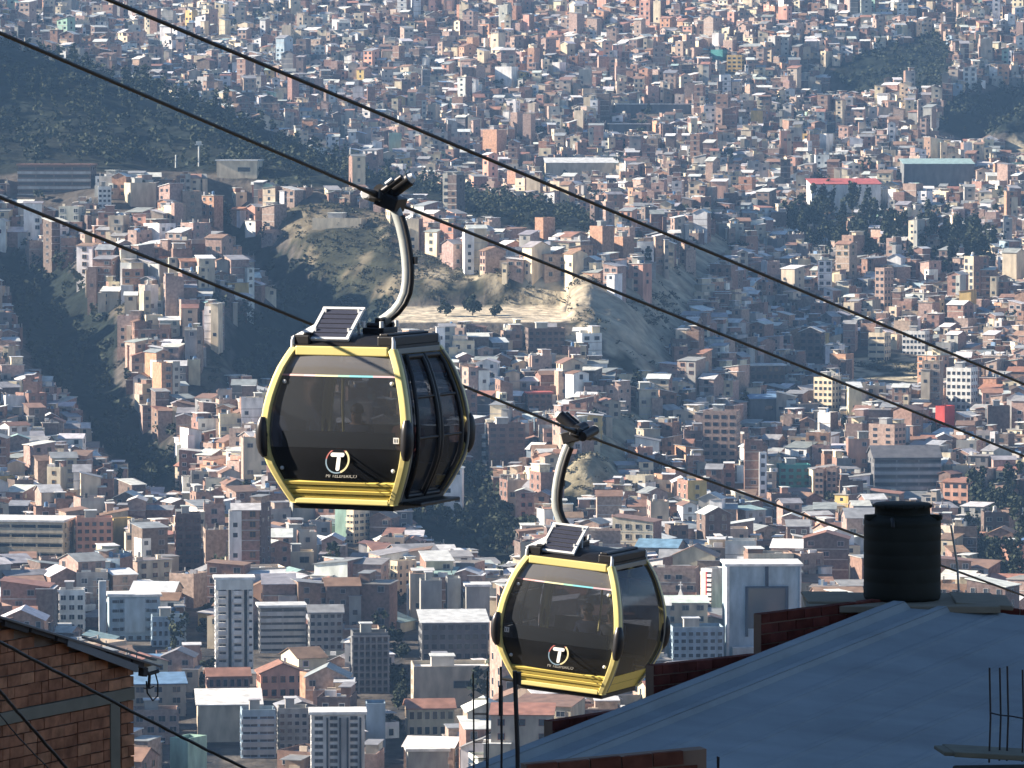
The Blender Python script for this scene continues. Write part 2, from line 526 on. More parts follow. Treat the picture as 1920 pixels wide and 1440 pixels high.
class HB:
    """a building as quads, each with its part name, material and paint colour"""
    def __init__(self):
        self.q, self.p, self.m, self.t, self.win = [], [], [], [], []
    def quad(self, a, b, c, d, part, mat, tint):
        self.q.extend(a); self.q.extend(b); self.q.extend(c); self.q.extend(d)
        self.p.append(part); self.m.append(mat); self.t.append(tint)
    def box(self, x0, x1, y0, y1, z0, z1, part, mat, tint, top=None, topmat=None, side=None, sidemat=None, bottom=False):
        A, B, C, D = (x0, y0, z0), (x1, y0, z0), (x1, y1, z0), (x0, y1, z0)
        E, F, G, H = (x0, y0, z1), (x1, y0, z1), (x1, y1, z1), (x0, y1, z1)
        st = side or tint; sm = mat if sidemat is None else sidemat
        self.quad(A, B, F, E, part, mat, tint)
        self.quad(B, C, G, F, part, sm, st)
        self.quad(C, D, H, G, part, mat, tint)
        self.quad(D, A, E, H, part, sm, st)
        self.quad(E, F, G, H, part, mat if topmat is None else topmat, top or tint)
        if bottom: self.quad(A, D, C, B, part, mat, tint)
    def window(self, face, u, z, w, h, hx, hy, off=0.0, glass=True, frame=None):
        """face f(ront) l(eft) r(ight); u along the face, z sill height"""
        self.win.append((face, u, z, w, h, hx, hy, off, frame))
    def emit_windows(self, part='window_rows'):
        for face, u, z, w, h, hx, hy, off, fr in self.win:
            e = 0.06 + off
            if face == 'f': P = lambda a, b, o: (u + a, -hy - o, z + b)
            elif face == 'l': P = lambda a, b, o: (-hx - o, -u - a, z + b)
            else: P = lambda a, b, o: (hx + o, u + a, z + b)
            if fr is not None:
                self.quad(P(-w / 2 - .12, -.12, e - .03), P(w / 2 + .12, -.12, e - .03), P(w / 2 + .12, h + .12, e - .03), P(-w / 2 - .12, h + .12, e - .03), part, 0, fr)
            self.quad(P(-w / 2, 0, e), P(w / 2, 0, e), P(w / 2, h, e), P(-w / 2, h, e), part, 3, (0.03, 0.04, 0.05))
    def arrays(self):
        return np.array(self.q, np.float32).reshape(-1, 4, 3), np.array(self.m), np.array(self.t, np.float32)
def mesh_from_quads(name, q, mi, tint, mats=CITY):
    n = len(q)
    me = bpy.data.meshes.new(name)
    me.vertices.add(n * 4); me.vertices.foreach_set('co', np.ascontiguousarray(q, np.float32).ravel())
    me.loops.add(n * 4); me.loops.foreach_set('vertex_index', np.arange(n * 4))
    me.polygons.add(n); me.polygons.foreach_set('loop_start', np.arange(0, n * 4, 4))
    used = sorted(set(int(k) for k in mi))
    remap = np.zeros(16, int)
    for k, u in enumerate(used):
        me.materials.append(mats[u]); remap[u] = k
    me.polygons.foreach_set('material_index', remap[np.asarray(mi, int)])
    a = me.attributes.new('tint', 'FLOAT_COLOR', 'FACE')
    a.data.foreach_set('color', np.concatenate([tint, np.ones((n, 1), np.float32)], 1).astype(np.float32).ravel())
    me.update()
    return me

def rand_house(rng, w, d, fl, wallk=None, roofk=None, shape=None, depth_below=7, detail=2):
    """returns HB and a description dict"""
    hb = HB()
    fh = 2.75
    h = fl * fh
    hx, hy = w / 2, d / 2
    if wallk is None:
        wallk = rng.choices(['raw brick', 'pinkish brick', 'orange brick', 'brown brick', 'cream', 'white', 'grey', 'ochre yellow', 'pale blue', 'mint green', 'salmon pink', 'beige', 'dark grey'],
                            [20, 20, 4, 12, 12, 12, 11, 1, 1, .8, 1.5, 11, 5])[0]
    if shape is None:
        shape = rng.choices(['flat', 'shed', 'gable', 'gable_side'], [44, 26, 16, 14])[0]
    if roofk is None:
        roofk = 'concrete' if shape == 'flat' and rng.random() < 0.7 else rng.choices(['pale tin', 'grey tin', 'white', 'rusty tin', 'tiled', 'teal', 'blue'], [28, 32, 9, 18, 9, 1.0, .6])[0]
    wm = 1 if 'brick' in wallk else 0
    wt = jit(WALLC[wallk], rng)
    party = rng.random() < 0.55 and wm == 0
    st = jit(WALLC[rng.choice(['raw brick', 'pinkish brick'])], rng) if party else jit(wt, rng, 0.05)
    smt = 1 if party else wm
    rt = jit(ROOFC[roofk], rng, 0.18)
    hb.box(-hx, hx, -hy, hy, -depth_below, h, 'wall', wm, wt, side=st, sidemat=smt, top=rt, topmat=2)
    extra = None
    if shape == 'flat':
        ph = rng.choice([0.0, 0.5, 0.9, 1.0])
        if ph:
            pt = jit(wt, rng, 0.1)
            t_ = 0.18
            hb.box(-hx, hx, -hy, -hy + t_, h + .003, h + ph, 'parapet', wm, pt)
            hb.box(-hx, -hx + t_, -hy + t_, hy - t_, h + .003, h + ph, 'parapet', smt, st)
            hb.box(hx - t_, hx, -hy + t_, hy - t_, h + .003, h + ph, 'parapet', smt, st)
            hb.box(-hx, hx, hy - t_, hy, h + .003, h + ph, 'parapet', wm, pt)
        else:
            hb.box(-hx - .35, hx + .35, -hy - .35, hy + .35, h + .003, h + .22, 'roof', 0, jit((.42, .4, .37), rng), top=rt, topmat=2, bottom=True)
        if rng.random() < 0.5:
            a = rng.uniform(0.3, 0.6)
            x0 = -hx + .3 if rng.random() < 0.5 else hx - .3 - w * a
            extra = 'roof hut'
            z1 = h + rng.uniform(2.0, 2.8)
            hb.box(x0, x0 + w * a, -hy * rng.uniform(0.0, 0.7), hy - .3, h + .01, z1, 'roof_hut', rng.choice([0, 1]), jit(WALLC[rng.choice(['raw brick', 'cream', 'grey', 'pinkish brick'])], rng))
            hb.box(x0 - .3, x0 + w * a + .3, -hy * 0.75, hy - .1, z1 + .01, z1 + .16, 'roof_hut', 2, jit(ROOFC[rng.choice(['pale tin', 'grey tin', 'white'])], rng))
        if rng.random() < 0.3:
            for sx in (-1, 1):
                for sy in (-1, 1):
                    hb.box(sx * (hx - .3) - .15, sx * (hx - .3) + .15, sy * (hy - .3) - .15, sy * (hy - .3) + .15, h + .01, h + 1.2 + rng.random(), 'column_stub#%d%d' % (sx, sy), 0, (.35, .34, .32))
    elif shape == 'shed':
        r = rng.uniform(0.7, 1.7)
        o = 0.4
        if rng.random() < 0.5:
            z0, z1 = h + .05, h + .05 + r
            c = [(-hx - o, -hy - o, z0), (hx + o, -hy - o, z0), (hx + o, hy + o, z1), (-hx - o, hy + o, z1)]
            hb.quad((-hx, hy, h), (-hx, -hy, h), (-hx, -hy, h + .05), (-hx, hy, z1 - .05), 'wall', smt, st)
            hb.quad((hx, -hy, h), (hx, hy, h), (hx, hy, z1 - .05), (hx, -hy, h + .05), 'wall', smt, st)
        else:
            sgn = rng.choice([-1, 1])
            zl, zr = (h + r, h + .05) if sgn > 0 else (h + .05, h + r)
            c = [(-hx - o, -hy - o, zl), (hx + o, -hy - o, zr), (hx + o, hy + o, zr), (-hx - o, hy + o, zl)]
            hb.quad((-hx, -hy, h), (hx, -hy, h), (hx, -hy, zr), (-hx, -hy, zl), 'wall', wm, wt)
            xx = -hx if sgn > 0 else hx
            hb.quad((xx, hy, h), (xx, -hy, h), (xx, -hy, h + r), (xx, hy, h + r), 'wall', smt, st)
        lo = [(p[0], p[1], p[2] - .02) for p in c]
        hi = [(p[0], p[1], p[2] + .12) for p in c]
        hb.quad(hi[0], hi[1], hi[2], hi[3], 'roof', 2, rt)
        hb.quad(lo[0], lo[1], hi[1], hi[0], 'roof', 2, rt)
        hb.quad(lo[3], lo[0], hi[0], hi[3], 'roof', 2, rt)
        hb.quad(lo[1], lo[2], hi[2], hi[1], 'roof', 2, rt)
        hb.quad(lo[3], lo[2], lo[1], lo[0], 'roof', 2, rt)
    else:
        o = 0.45
        if shape == 'gable':        # ridge runs away from the front: gable end faces the front
            r = hx * rng.uniform(0.28, 0.5)
            hb.quad((-hx, -hy, h), (0, -hy, h), (hx, -hy, h), (0, -hy, h + r), 'wall', wm, wt)
            hb.quad((hx, hy, h), (0, hy, h), (-hx, hy, h), (0, hy, h + r), 'wall', wm, wt)
            zo = r * (hx + o) / hx
            for s in (-1, 1):
                a, b = (s * (hx + o), -hy - o, h + r - zo), (s * (hx + o), hy + o, h + r - zo)
                c1, d1 = (0, hy + o, h + r), (0, -hy - o, h + r)
                up = .1
                U = lambda p: (p[0], p[1], p[2] + up)
                hb.quad(U(a), U(b), U(c1), U(d1), 'roof', 2, rt)
                hb.quad(a, d1, U(d1), U(a), 'roof', 2, rt)
                hb.quad(a, b, U(b), U(a), 'roof', 2, rt)
        else:
            r = hy * rng.uniform(0.25, 0.45)
            hb.quad((-hx, hy, h), (-hx, 0, h), (-hx, -hy, h), (-hx, 0, h + r), 'wall', smt, st)
            hb.quad((hx, -hy, h), (hx, 0, h), (hx, hy, h), (hx, 0, h + r), 'wall', smt, st)
            zo = r * (hy + o) / hy
            for s in (-1, 1):
                a, b = (-hx - o, s * (hy + o), h + r - zo), (hx + o, s * (hy + o), h + r - zo)
                c1, d1 = (hx + o, 0, h + r), (-hx - o, 0, h + r)
                U = lambda p: (p[0], p[1], p[2] + .1)
                hb.quad(U(a), U(b), U(c1), U(d1), 'roof', 2, rt)
                hb.quad(a, b, U(b), U(a), 'roof', 2, rt)
                hb.quad(a, d1, U(d1), U(a), 'roof', 2, rt)
    if rng.random() < (0.6 if detail > 0 else 0.35):       # lower or taller wing built on later
        k = rng.choice(['raw brick', 'pinkish brick', 'brown brick', 'cream', 'grey', 'white', 'beige'])
        ac = jit(WALLC[k], rng); am = 1 if 'brick' in k else 0
        aw = w * rng.uniform(.3, .6); s_ = rng.choice([-1, 1])
        ah = max(2.4, h + rng.choice([-5.4, -2.7, -2.7, -1.2, 1.5]))
        ax = s_ * (hx - aw / 2 + rng.uniform(0.1, 1.6))
        y0_ = -hy - rng.choice([.03, .5, 1.5, 2.5]); y1_ = hy * rng.uniform(-.3, .8)
        if shape != 'flat': ah = min(ah, h - .3)
        hb.box(ax - aw / 2, ax + aw / 2, y0_, y1_, -depth_below, ah, 'annex', am, ac, top=jit(ROOFC[rng.choice(['pale tin', 'grey tin', 'concrete', 'rusty tin', 'white'])], rng), topmat=2)
        if rng.random() < .5:
            hb.box(ax - aw / 2 - .25, ax + aw / 2 + .25, y0_ - .3, y1_ + .1, ah + .003, ah + .15, 'annex', 2, jit(ROOFC[rng.choice(['pale tin', 'white', 'grey tin'])], rng), bottom=True)
        for q_ in range(int(ah // 2.75)):
            if rng.random() < .6:
                zz_ = q_ * 2.75 + .9
                hb.quad((ax - .6, y0_ - .04, zz_), (ax + .6, y0_ - .04, zz_), (ax + .6, y0_ - .04, zz_ + 1.2), (ax - .6, y0_ - .04, zz_ + 1.2), 'annex', 3, (.03, .03, .03))
    # storey slabs, overhang
    if fl >= 2 and rng.random() < 0.45:
        for k in range(1, fl):
            hb.box(-hx - .04, hx + .04, -hy - .07, -hy + .2, k * fh - .12, k * fh + .12, 'floor_slab', 0, jit((.45, .43, .40), rng, .1), bottom=True)
    if fl >= 2 and rng.random() < 0.3 and detail > 1:
        hb.box(-hx + .4, hx - .4, -hy - 1.0, -hy - .06, fh + .13, fh + .25, 'balcony', 0, jit(wt, rng, .2), bottom=True)
        hb.box(-hx + .4, hx - .4, -hy - 1.0, -hy - .9, fh + .25, fh + 1.1, 'balcony', 0, jit(wt, rng, .3))
    # water tank
    tank = False
    if shape == 'flat' and rng.random() < 0.35 and detail > 0:
        tank = True
        cx, cy = rng.uniform(-hx * .5, hx * .5), rng.uniform(-hy * .5, 0)
        z0 = h + rng.uniform(0.4, 1.4)
        hb.box(cx - .7, cx + .7, cy - .7, cy + .7, h + .01, z0, 'tank_stand', 0, (.4, .38, .35))
        tc = rng.choice([(.03, .03, .035), (.03, .03, .035), (.10, .20, .36), (.55, .55, .52)])
        n = 6
        ring = [(cx + .6 * math.cos(k * math.tau / n), cy + .6 * math.sin(k * math.tau / n)) for k in range(n)]
        for k in range(n):
            a, b = ring[k], ring[(k + 1) % n]
            hb.quad((*a, z0), (*b, z0), (*b, z0 + 1.2), (*a, z0 + 1.2), 'water_tank', 2, tc)
        for k in (0, 2, 4):
            a, b, c1 = ring[k], ring[(k + 1) % n], ring[(k + 2) % n]
            hb.quad((*a, z0 + 1.2), (*b, z0 + 1.2), (*c1, z0 + 1.2), (cx, cy, z0 + 1.5), 'water_tank', 2, tc)
    # clutter on flat roofs, many boxes pale to stand for sunlit specks
    if shape == 'flat':
        for _ in range(rng.choice([1, 2, 3, 4])):
            a, b = rng.uniform(-hx * .8, hx * .8), rng.uniform(-hy * .9, hy * .6)
            sx, sz = rng.uniform(.3, 1.3), rng.uniform(.5, 1.7)
            hb.box(a - sx, a + sx, b - .3, b + .3, h + .005, h + sz, 'highlight_clutter#%d' % _, 0, rng.choice([(.8, .8, .78), (.8, .78, .7), (.6, .5, .4), (.3, .3, .32), (.75, .66, .5), (.2, .3, .45)]))
    # windows
    nx = max(1, int(w / rng.uniform(2.6, 3.4)))
    fr = jit(rng.choice([(.6, .6, .57), (.45, .43, .4), (.25, .15, .1)]), rng) if rng.random() < 0.4 and detail > 0 else None
    ww, wh = rng.uniform(1.0, 1.7), rng.uniform(1.0, 1.5)
    miss = rng.choice([0.1, 0.2, 0.35, 0.6, 0.95])
    for k in range(fl):
        for i in range(nx):
            if rng.random() < miss: continue
            hb.window('f', -hx + (i + .5) * w / nx, k * fh + .85, min(ww, w / nx - .5), wh, hx, hy, frame=fr)
    ny = max(1, int(d / 4))
    for f in ('l', 'r'):
        if rng.random() < (0.35 if party else 0.6):
            for k in range(fl):
                for i in range(ny):
                    if rng.random() < 0.3: continue
                    hb.window(f, -hy + (i + .5) * d / ny, k * fh + .9, min(ww, 1.3), wh, hx, hy, frame=fr)
    info = dict(wall=wallk, roof=roofk, shape=shape, fl=fl, extra=extra, tank=tank)
    return hb, info

WINMESH = {}
def window_mesh(w, h, fr):
    fr = fr or (0.30, 0.28, 0.26)
    key = (round(w, 1), round(h, 1), tuple(round(c, 1) for c in fr))
    if key in WINMESH: return WINMESH[key]
    w, h = key[0], key[1]
    fc = tuple(max(.05, c) for c in key[2])
    hb = HB()
    t, dp = 0.1, 0.12
    hb.box(-w / 2 - t, w / 2 + t, -dp - .04, 0, -t, 0, 'f', 0, fc, bottom=True)
    hb.box(-w / 2 - t, w / 2 + t, -dp, 0, h, h + t, 'f', 0, fc, bottom=True)
    hb.box(-w / 2 - t, -w / 2, -dp, 0, 0, h, 'f', 0, fc)
    hb.box(w / 2, w / 2 + t, -dp, 0, 0, h, 'f', 0, fc)
    if w > 1.2: hb.box(-.03, .03, -.08, -.03, 0, h, 'f', 0, fc)
    hb.quad((-w / 2, -.03, 0), (w / 2, -.03, 0), (w / 2, -.03, h), (-w / 2, -.03, h), 'p', 3, (.03, .04, .05))
    q, m, t_ = hb.arrays()
    WINMESH[key] = mesh_from_quads('window', q, m, t_)
    return WINMESH[key]

def place_thing(hb, name, loc, yaw, label, cat, group, win_single=True, partlabels=None):
    root = empty(name, label, cat, loc, (0, 0, yaw), group)
    if not win_single:
        hb.emit_windows()
    q, m, t = hb.arrays()
    parts = np.array(hb.p)
    for pn in dict.fromkeys(hb.p):
        k = parts == pn
        base = pn.split('#')[0]
        me = mesh_from_quads(base, q[k], m[k], t[k])
        o = link(base, me, root)
        if base == 'window_rows': o['kind'] = 'stuff'
    if win_single:
        for face, u, z, w, h, hx, hy, off, fr in hb.win:
            me = window_mesh(w, h, fr)
            if face == 'f': l, r = (u, -hy - .012 - off, z), 0
            elif face == 'l': l, r = (-hx - .012 - off, -u, z), -math.pi / 2
            else: l, r = (hx + .012 + off, u, z), math.pi / 2
            link('window', me, root, l, (0, 0, r))
    return root

# ---- landmark buildings: footprint surveyed from the photograph (left, right, top and lower edge where they show)
# name, category, short anchor name, label, px0, px1, top, base, yaw, storeys, columns, style, wall, roof, roofshape
LM = [
 ('school_building', 'school', 'long cream school', 'long cream school block with ribbon windows under a white roof', -30, 137, 978, 1050, -9, 4, 8, 'ribbon', 'cream', 'white', 'slabroof'),
 ('apartment_building', 'apartment block', 'mauve block', 'pale mauve block with stacked balconies against the long cream school', 138, 211, 976, 1046, 6, 5, 5, 'grid', 'salmon pink', 'concrete', 'flat'),
 ('house', 'house', 'yellow gable wall', 'small bright yellow wall house beside the mauve block', 212, 236, 978, 1030, -48, 2, 1, 'blank', 'ochre yellow', 'concrete', 'flat'),
 ('office_building', 'office building', 'blank panel office', 'grey blue office with a blank centre panel and a white roof edge', 196, 300, 1118, 1205, 8, 5, 6, 'panel', 'pale blue', 'white', 'slabroof'),
 ('office_building', 'office building', 'low blue office', 'low grey blue office annex with a band of windows', 280, 348, 1162, 1215, 6, 3, 6, 'grid', 'pale blue', 'concrete', 'flat'),
 ('apartment_tower', 'tower block', 'white street tower', 'tall white tower block with two dark recesses beside the street', 400, 475, 1085, 1265, 5, 12, 5, 'recess_shade', 'white', 'white', 'slabroof'),
 ('office_building', 'office building', 'dark banded block', 'dark office block with pale bands beside the white street tower', 480, 573, 1138, 1225, 7, 7, 9, 'bands', 'dark grey', 'pale tin', 'slabroof'),
 ('apartment_building', 'apartment block', 'old grey block', 'old grey block with a shallow roof right of the dark banded block', 576, 642, 1148, 1235, 5, 6, 5, 'grid', 'grey', 'grey tin', 'gable_side'),
 ('apartment_building', 'apartment block', 'brown brick tower', 'brown brick tower with a column of small windows', 326, 376, 968, 1075, 5, 7, 3, 'grid', 'brown brick', 'concrete', 'flat'),
 ('house', 'house', 'white terrace house', 'white house with roof terrace and dark square windows', 108, 158, 1112, 1185, 4, 4, 3, 'grid', 'white', 'concrete', 'flat'),
 ('mansion', 'house', 'pink arched house', 'pink house with a row of arched windows and tiled roof', 382, 468, 1268, 1322, 8, 2, 6, 'grid', 'pinkish brick', 'tiled', 'gable_side'),
 ('mansion', 'house', 'tiled villa', 'wide salmon villa with a tiled roof right of the pink arched house', 478, 572, 1262, 1312, 10, 2, 5, 'grid', 'salmon pink', 'tiled', 'gable'),
 ('house', 'house', 'blue roofed house', 'pale house with a bright blue roof behind the brick wall', 235, 348, 1283, 1345, 8, 3, 3, 'grid', 'beige', 'blue', 'shed'),
 ('house', 'house', 'pale porch house', 'pale pink house with tall windows beside the dark street', 245, 335, 1338, 1400, 6, 3, 4, 'grid', 'pinkish brick', 'concrete', 'flat'),
 ('warehouse', 'warehouse', 'white hall', 'long low hall with a white roof beside the street', 362, 490, 1322, 1392, 5, 3, 2, 'blank', 'beige', 'white', 'shed'),
 ('apartment_building', 'apartment block', 'blue banded block', 'grey blue block with long window bands below the white hall', 448, 516, 1338, 1425, 6, 6, 5, 'bands', 'pale blue', 'concrete', 'flat'),
 ('apartment_building', 'apartment block', 'square grey block', 'square grey block left of the striped tower', 518, 577, 1335, 1420, 5, 6, 4, 'grid', 'grey', 'concrete', 'flat'),
 ('apartment_tower', 'tower block', 'striped tower', 'white blue tower with dark vertical fins at the bottom edge', 580, 684, 1338, 1500, 3, 12, 7, 'fins', 'white', 'white', 'slabroof'),
 ('apartment_building', 'apartment block', 'plain blue tower', 'plain blue grey tower behind the striped tower', 684, 722, 1326, 1415, 3, 7, 1, 'blank', 'pale blue', 'white', 'flat'),
 ('house', 'house', 'mint house', 'mint green house wall beside a teal block at the bottom edge', 325, 378, 1392, 1470, -30, 4, 2, 'blank', 'mint green', 'concrete', 'flat'),
 ('apartment_building', 'apartment block', 'concrete grid block', 'dark unfinished block with an open concrete grid beside the avenue', 656, 728, 1192, 1300, 6, 8, 6, 'frame', 'dark grey', 'concrete', 'flat'),
 ('apartment_tower', 'tower block', 'left blank tower', 'left of three windowless grey towers', 786, 828, 1094, 1185, 4, 7, 1, 'blank', 'grey', 'pale tin', 'flat'),
 ('apartment_tower', 'tower block', 'middle blank tower', 'middle of three windowless grey towers', 836, 863, 1090, 1185, 4, 7, 1, 'blank', 'grey', 'pale tin', 'flat'),
 ('apartment_tower', 'tower block', 'right blank tower', 'right of three windowless grey towers, with a white roof strip', 871, 918, 1099, 1190, 4, 7, 1, 'blank', 'grey', 'white', 'slabroof'),
 ('office_building', 'office building', 'long teal roofed block', 'long dark block with a pale teal roof by the avenue', 783, 915, 1168, 1240, 5, 4, 8, 'grid', 'dark grey', 'pale tin', 'shed'),
 ('theatre', 'theatre', 'beige theatre', 'beige windowless theatre with a single strip of windows', 768, 918, 1256, 1330, 4, 4, 1, 'strip', 'beige', 'white', 'flat'),
 ('mansion', 'house', 'arched beige house', 'beige house with arched windows and small gables below the theatre', 758, 852, 1328, 1385, 6, 2, 6, 'grid', 'beige', 'tiled', 'gable_side'),
 ('warehouse', 'warehouse', 'white framed roof', 'low building with a wide white roof frame at the bottom edge', 760, 840, 1408, 1470, 4, 2, 2, 'blank', 'grey', 'white', 'slabroof'),
 ('house', 'house', 'yellow avenue house', 'tall narrow yellow house facing the avenue', 744, 768, 1058, 1130, -45, 5, 2, 'grid', 'cream', 'concrete', 'flat'),
 ('house', 'house', 'teal gable house', 'pale teal building with a steep lit end under the near cabin', 628, 690, 948, 1010, -25, 4, 2, 'blank', 'mint green', 'teal', 'gable'),
 ('house', 'house', 'white edged box', 'plain grey box house with a bright white edge', 540, 592, 946, 985, 12, 3, 1, 'blank', 'grey', 'white', 'flat'),
 ('house', 'house', 'stepped cream tower', 'narrow cream tower with stacked lit balconies', 660, 682, 962, 1022, -40, 5, 1, 'ribbon', 'cream', 'white', 'flat'),
 ('house', 'house', 'cream portal house', 'low house with a cream frame round a dark front', 530, 588, 1040, 1072, 5, 2, 1, 'strip', 'cream', 'concrete', 'flat'),
 ('office_building', 'office building', 'white framed tower', 'modern grey tower framed in white with a dark square of glass', 1358, 1502, 1060, 1250, 2, 10, 1, 'square', 'pale blue', 'white', 'slabroof'),
 ('apartment_tower', 'tower block', 'red white tower', 'narrow tower with red and white stripes left of the white framed tower', 1324, 1357, 1072, 1152, -40, 9, 3, 'redwhite', 'white', 'concrete', 'flat'),
 ('office_building', 'office building', 'pale grid office', 'pale blue grey office with rows of windows behind the far cabin', 1256, 1357, 1182, 1250, 4, 5, 7, 'grid', 'pale blue', 'concrete', 'flat'),
 ('apartment_building', 'apartment block', 'pink brick tower', 'pink brick tower with a plain orange top storey', 1318, 1390, 775, 885, -12, 8, 4, 'grid', 'pinkish brick', 'concrete', 'flat'),
 ('apartment_building', 'apartment block', 'cream corner tower', 'cream tower with punched windows beside a dark gap', 1528, 1577, 712, 780, -32, 6, 4, 'grid', 'cream', 'white', 'flat'),
 ('apartment_building', 'apartment block', 'stepped white tower', 'stepped white tower with paired windows', 1775, 1835, 694, 770, -25, 6, 5, 'grid', 'white', 'white', 'flat'),
 ('apartment_building', 'apartment block', 'yellow striped house', 'pale yellow block with dark balcony bands', 1631, 1670, 628, 680, -25, 4, 2, 'ribbon', 'cream', 'concrete', 'flat'),
 ('apartment_building', 'apartment block', 'pale windowed block', 'pale block with even windows right of the yellow block', 1692, 1745, 625, 668, -20, 4, 6, 'grid', 'white', 'concrete', 'flat'),
 ('apartment_building', 'apartment block', 'slim brick tower', 'slim orange brick tower standing above the hillside houses', 1646, 1672, 506, 590, -38, 7, 2, 'grid', 'pinkish brick', 'concrete', 'flat'),
 ('house', 'house', 'white gabled brick house', 'brown brick block with white gable outline', 1500, 1547, 622, 672, -14, 4, 3, 'grid', 'brown brick', 'white', 'gable'),
 ('house', 'house', 'white framed brown block', 'wide brown block with a white roof frame', 1402, 1472, 686, 728, 5, 3, 6, 'grid', 'brown brick', 'white', 'slabroof'),
 ('house', 'house', 'bright red house', 'bright red house among pale houses on the right', 1760, 1787, 766, 815, -35, 4, 2, 'blank', 'red', 'red', 'flat'),
 ('house', 'house', 'dark teal house', 'dark teal block with a small roof hut', 1458, 1520, 876, 925, 4, 4, 4, 'grid', 'teal', 'teal', 'flat'),
 ('house', 'house', 'blue roofed row', 'long house with stepped blue roofs', 1403, 1458, 748, 795, 6, 3, 3, 'strip', 'dark grey', 'blue', 'shed'),
 ('apartment_building', 'apartment block', 'left pink twin', 'left of two slim pink brick blocks beside the dark alley', 1530, 1549, 884, 940, -12, 5, 2, 'grid', 'pinkish brick', 'concrete', 'flat'),
 ('apartment_building', 'apartment block', 'right pink twin', 'right of two slim pink brick blocks beside the dark alley', 1553, 1574, 882, 940, -12, 5, 2, 'grid', 'pinkish brick', 'concrete', 'flat'),
 ('house', 'house', 'plain maroon wall', 'plain maroon brick block on the right with grey wing', 1852, 1896, 766, 812, -4, 4, 1, 'blank', 'brown brick', 'concrete', 'flat'),
 ('house', 'house', 'salmon edge house', 'salmon house cut by the right edge of the view', 1870, 1935, 1030, 1085, -30, 3, 2, 'blank', 'salmon pink', 'concrete', 'flat'),
 ('house', 'house', 'orange hut', 'salmon hut with an orange roof right of the black water tank', 1770, 1830, 905, 950, -25, 3, 3, 'grid', 'salmon pink', 'tiled', 'shed'),
 ('apartment_building', 'apartment block', 'dark striped hall', 'wide dark block with faint window bands above the water tank', 1632, 1765, 858, 930, 4, 5, 10, 'bands', 'dark grey', 'dark', 'gable_side'),
 ('apartment_building', 'apartment block', 'cream pink pair', 'pink brick block with a broad lit side wall', 1630, 1700, 800, 870, -35, 6, 2, 'grid', 'pinkish brick', 'concrete', 'flat'),
 ('apartment_tower', 'tower block', 'left pink twin tower', 'left one of two pink brick towers high on the far slope', 960, 980, 214, 268, -32, 8, 2, 'blank', 'pinkish brick', 'concrete', 'flat'),
 ('apartment_tower', 'tower block', 'right pink twin tower', 'right one of two pink brick towers high on the far slope', 982, 1002, 217, 272, -20, 8, 2, 'blank', 'pinkish brick', 'concrete', 'flat'),
 ('apartment_building', 'apartment block', 'big orange brick block', 'broad orange brick block left of the pink twin towers', 905, 950, 246, 292, -38, 5, 2, 'blank', 'orange brick', 'concrete', 'flat'),
 ('market_hall', 'hall', 'red roofed hall', 'wide hall with a red roof edge and white arched ends', 1512, 1655, 346, 400, 6, 3, 3, 'blank', 'white', 'red', 'shed'),
 ('market_hall', 'hall', 'teal roofed hall', 'long dark hall with a pale teal roof on the far slope', 1690, 1828, 308, 350, 3, 3, 4, 'blank', 'dark grey', 'teal', 'shed'),
 ('apartment_building', 'apartment block', 'bright orange block', 'bright orange brick block above the pale tan ridge', 1108, 1150, 428, 480, -42, 5, 2, 'blank', 'orange brick', 'concrete', 'flat'),
 ('house', 'house', 'small orange block', 'small orange brick block left of the bright orange block', 1008, 1036, 412, 450, -42, 4, 2, 'blank', 'orange brick', 'concrete', 'flat'),
 ('house', 'house', 'orange row house', 'orange brick house right of the bright orange block', 1152, 1186, 448, 490, -40, 3, 1, 'blank', 'orange brick', 'concrete', 'flat'),
 ('apartment_tower', 'tower block', 'slim white tower', 'slim white tower on the far slope', 1541, 1560, 254, 292, -35, 6, 1, 'blank', 'white', 'white', 'flat'),
 ('apartment_building', 'apartment block', 'teal walled block', 'teal walled block next to an ochre one', 1333, 1364, 96, 122, -25, 4, 1, 'blank', 'teal', 'teal', 'flat'),
 ('apartment_building', 'apartment block', 'ochre block', 'ochre block next to the teal walled one', 1363, 1396, 106, 136, -15, 4, 3, 'grid', 'ochre yellow', 'concrete', 'flat'),
 ('market_hall', 'hall', 'long white shed', 'long low shed with a white roof on the far slope', 1140, 1218, 233, 250, 2, 2, 1, 'blank', 'dark grey', 'white', 'slabroof'),
 ('market_hall', 'hall', 'upper white shed', 'low shed with a white roof behind the long white shed', 1150, 1300, 196, 214, 3, 2, 1, 'blank', 'dark grey', 'white', 'slabroof'),
 ('market_hall', 'hall', 'pale green roofed hall', 'broad hall with a pale greenish roof', 1020, 1160, 306, 330, 2, 2, 3, 'blank', 'beige', 'pale tin', 'shed'),
 ('school_building', 'school', 'oval roofed school', 'maroon building with long pale roof below the dark ridge', 32, 176, 310, 366, -4, 4, 5, 'bands', 'brown brick', 'tiled', 'slabroof'),
 ('apartment_building', 'apartment block', 'white grid tower', 'slim white tower with a grid of windows near the dark ridge', 182, 208, 354, 400, 5, 5, 3, 'grid', 'white', 'concrete', 'flat'),
 ('apartment_building', 'apartment block', 'tan block', 'tan block with a lit side right of the white grid tower', 230, 292, 347, 390, 20, 4, 2, 'blank', 'beige', 'concrete', 'flat'),
 ('mansion', 'house', 'hilltop villa', 'low cream villa with a long flat roof below the dark ridge', 406, 490, 302, 345, -8, 3, 4, 'strip', 'cream', 'pale tin', 'slabroof'),
 ('house', 'house', 'long yellow wall', 'long low yellow building on the scrubby hill', 585, 692, 413, 428, -10, 1, 1, 'blank', 'cream', 'white', 'flat'),
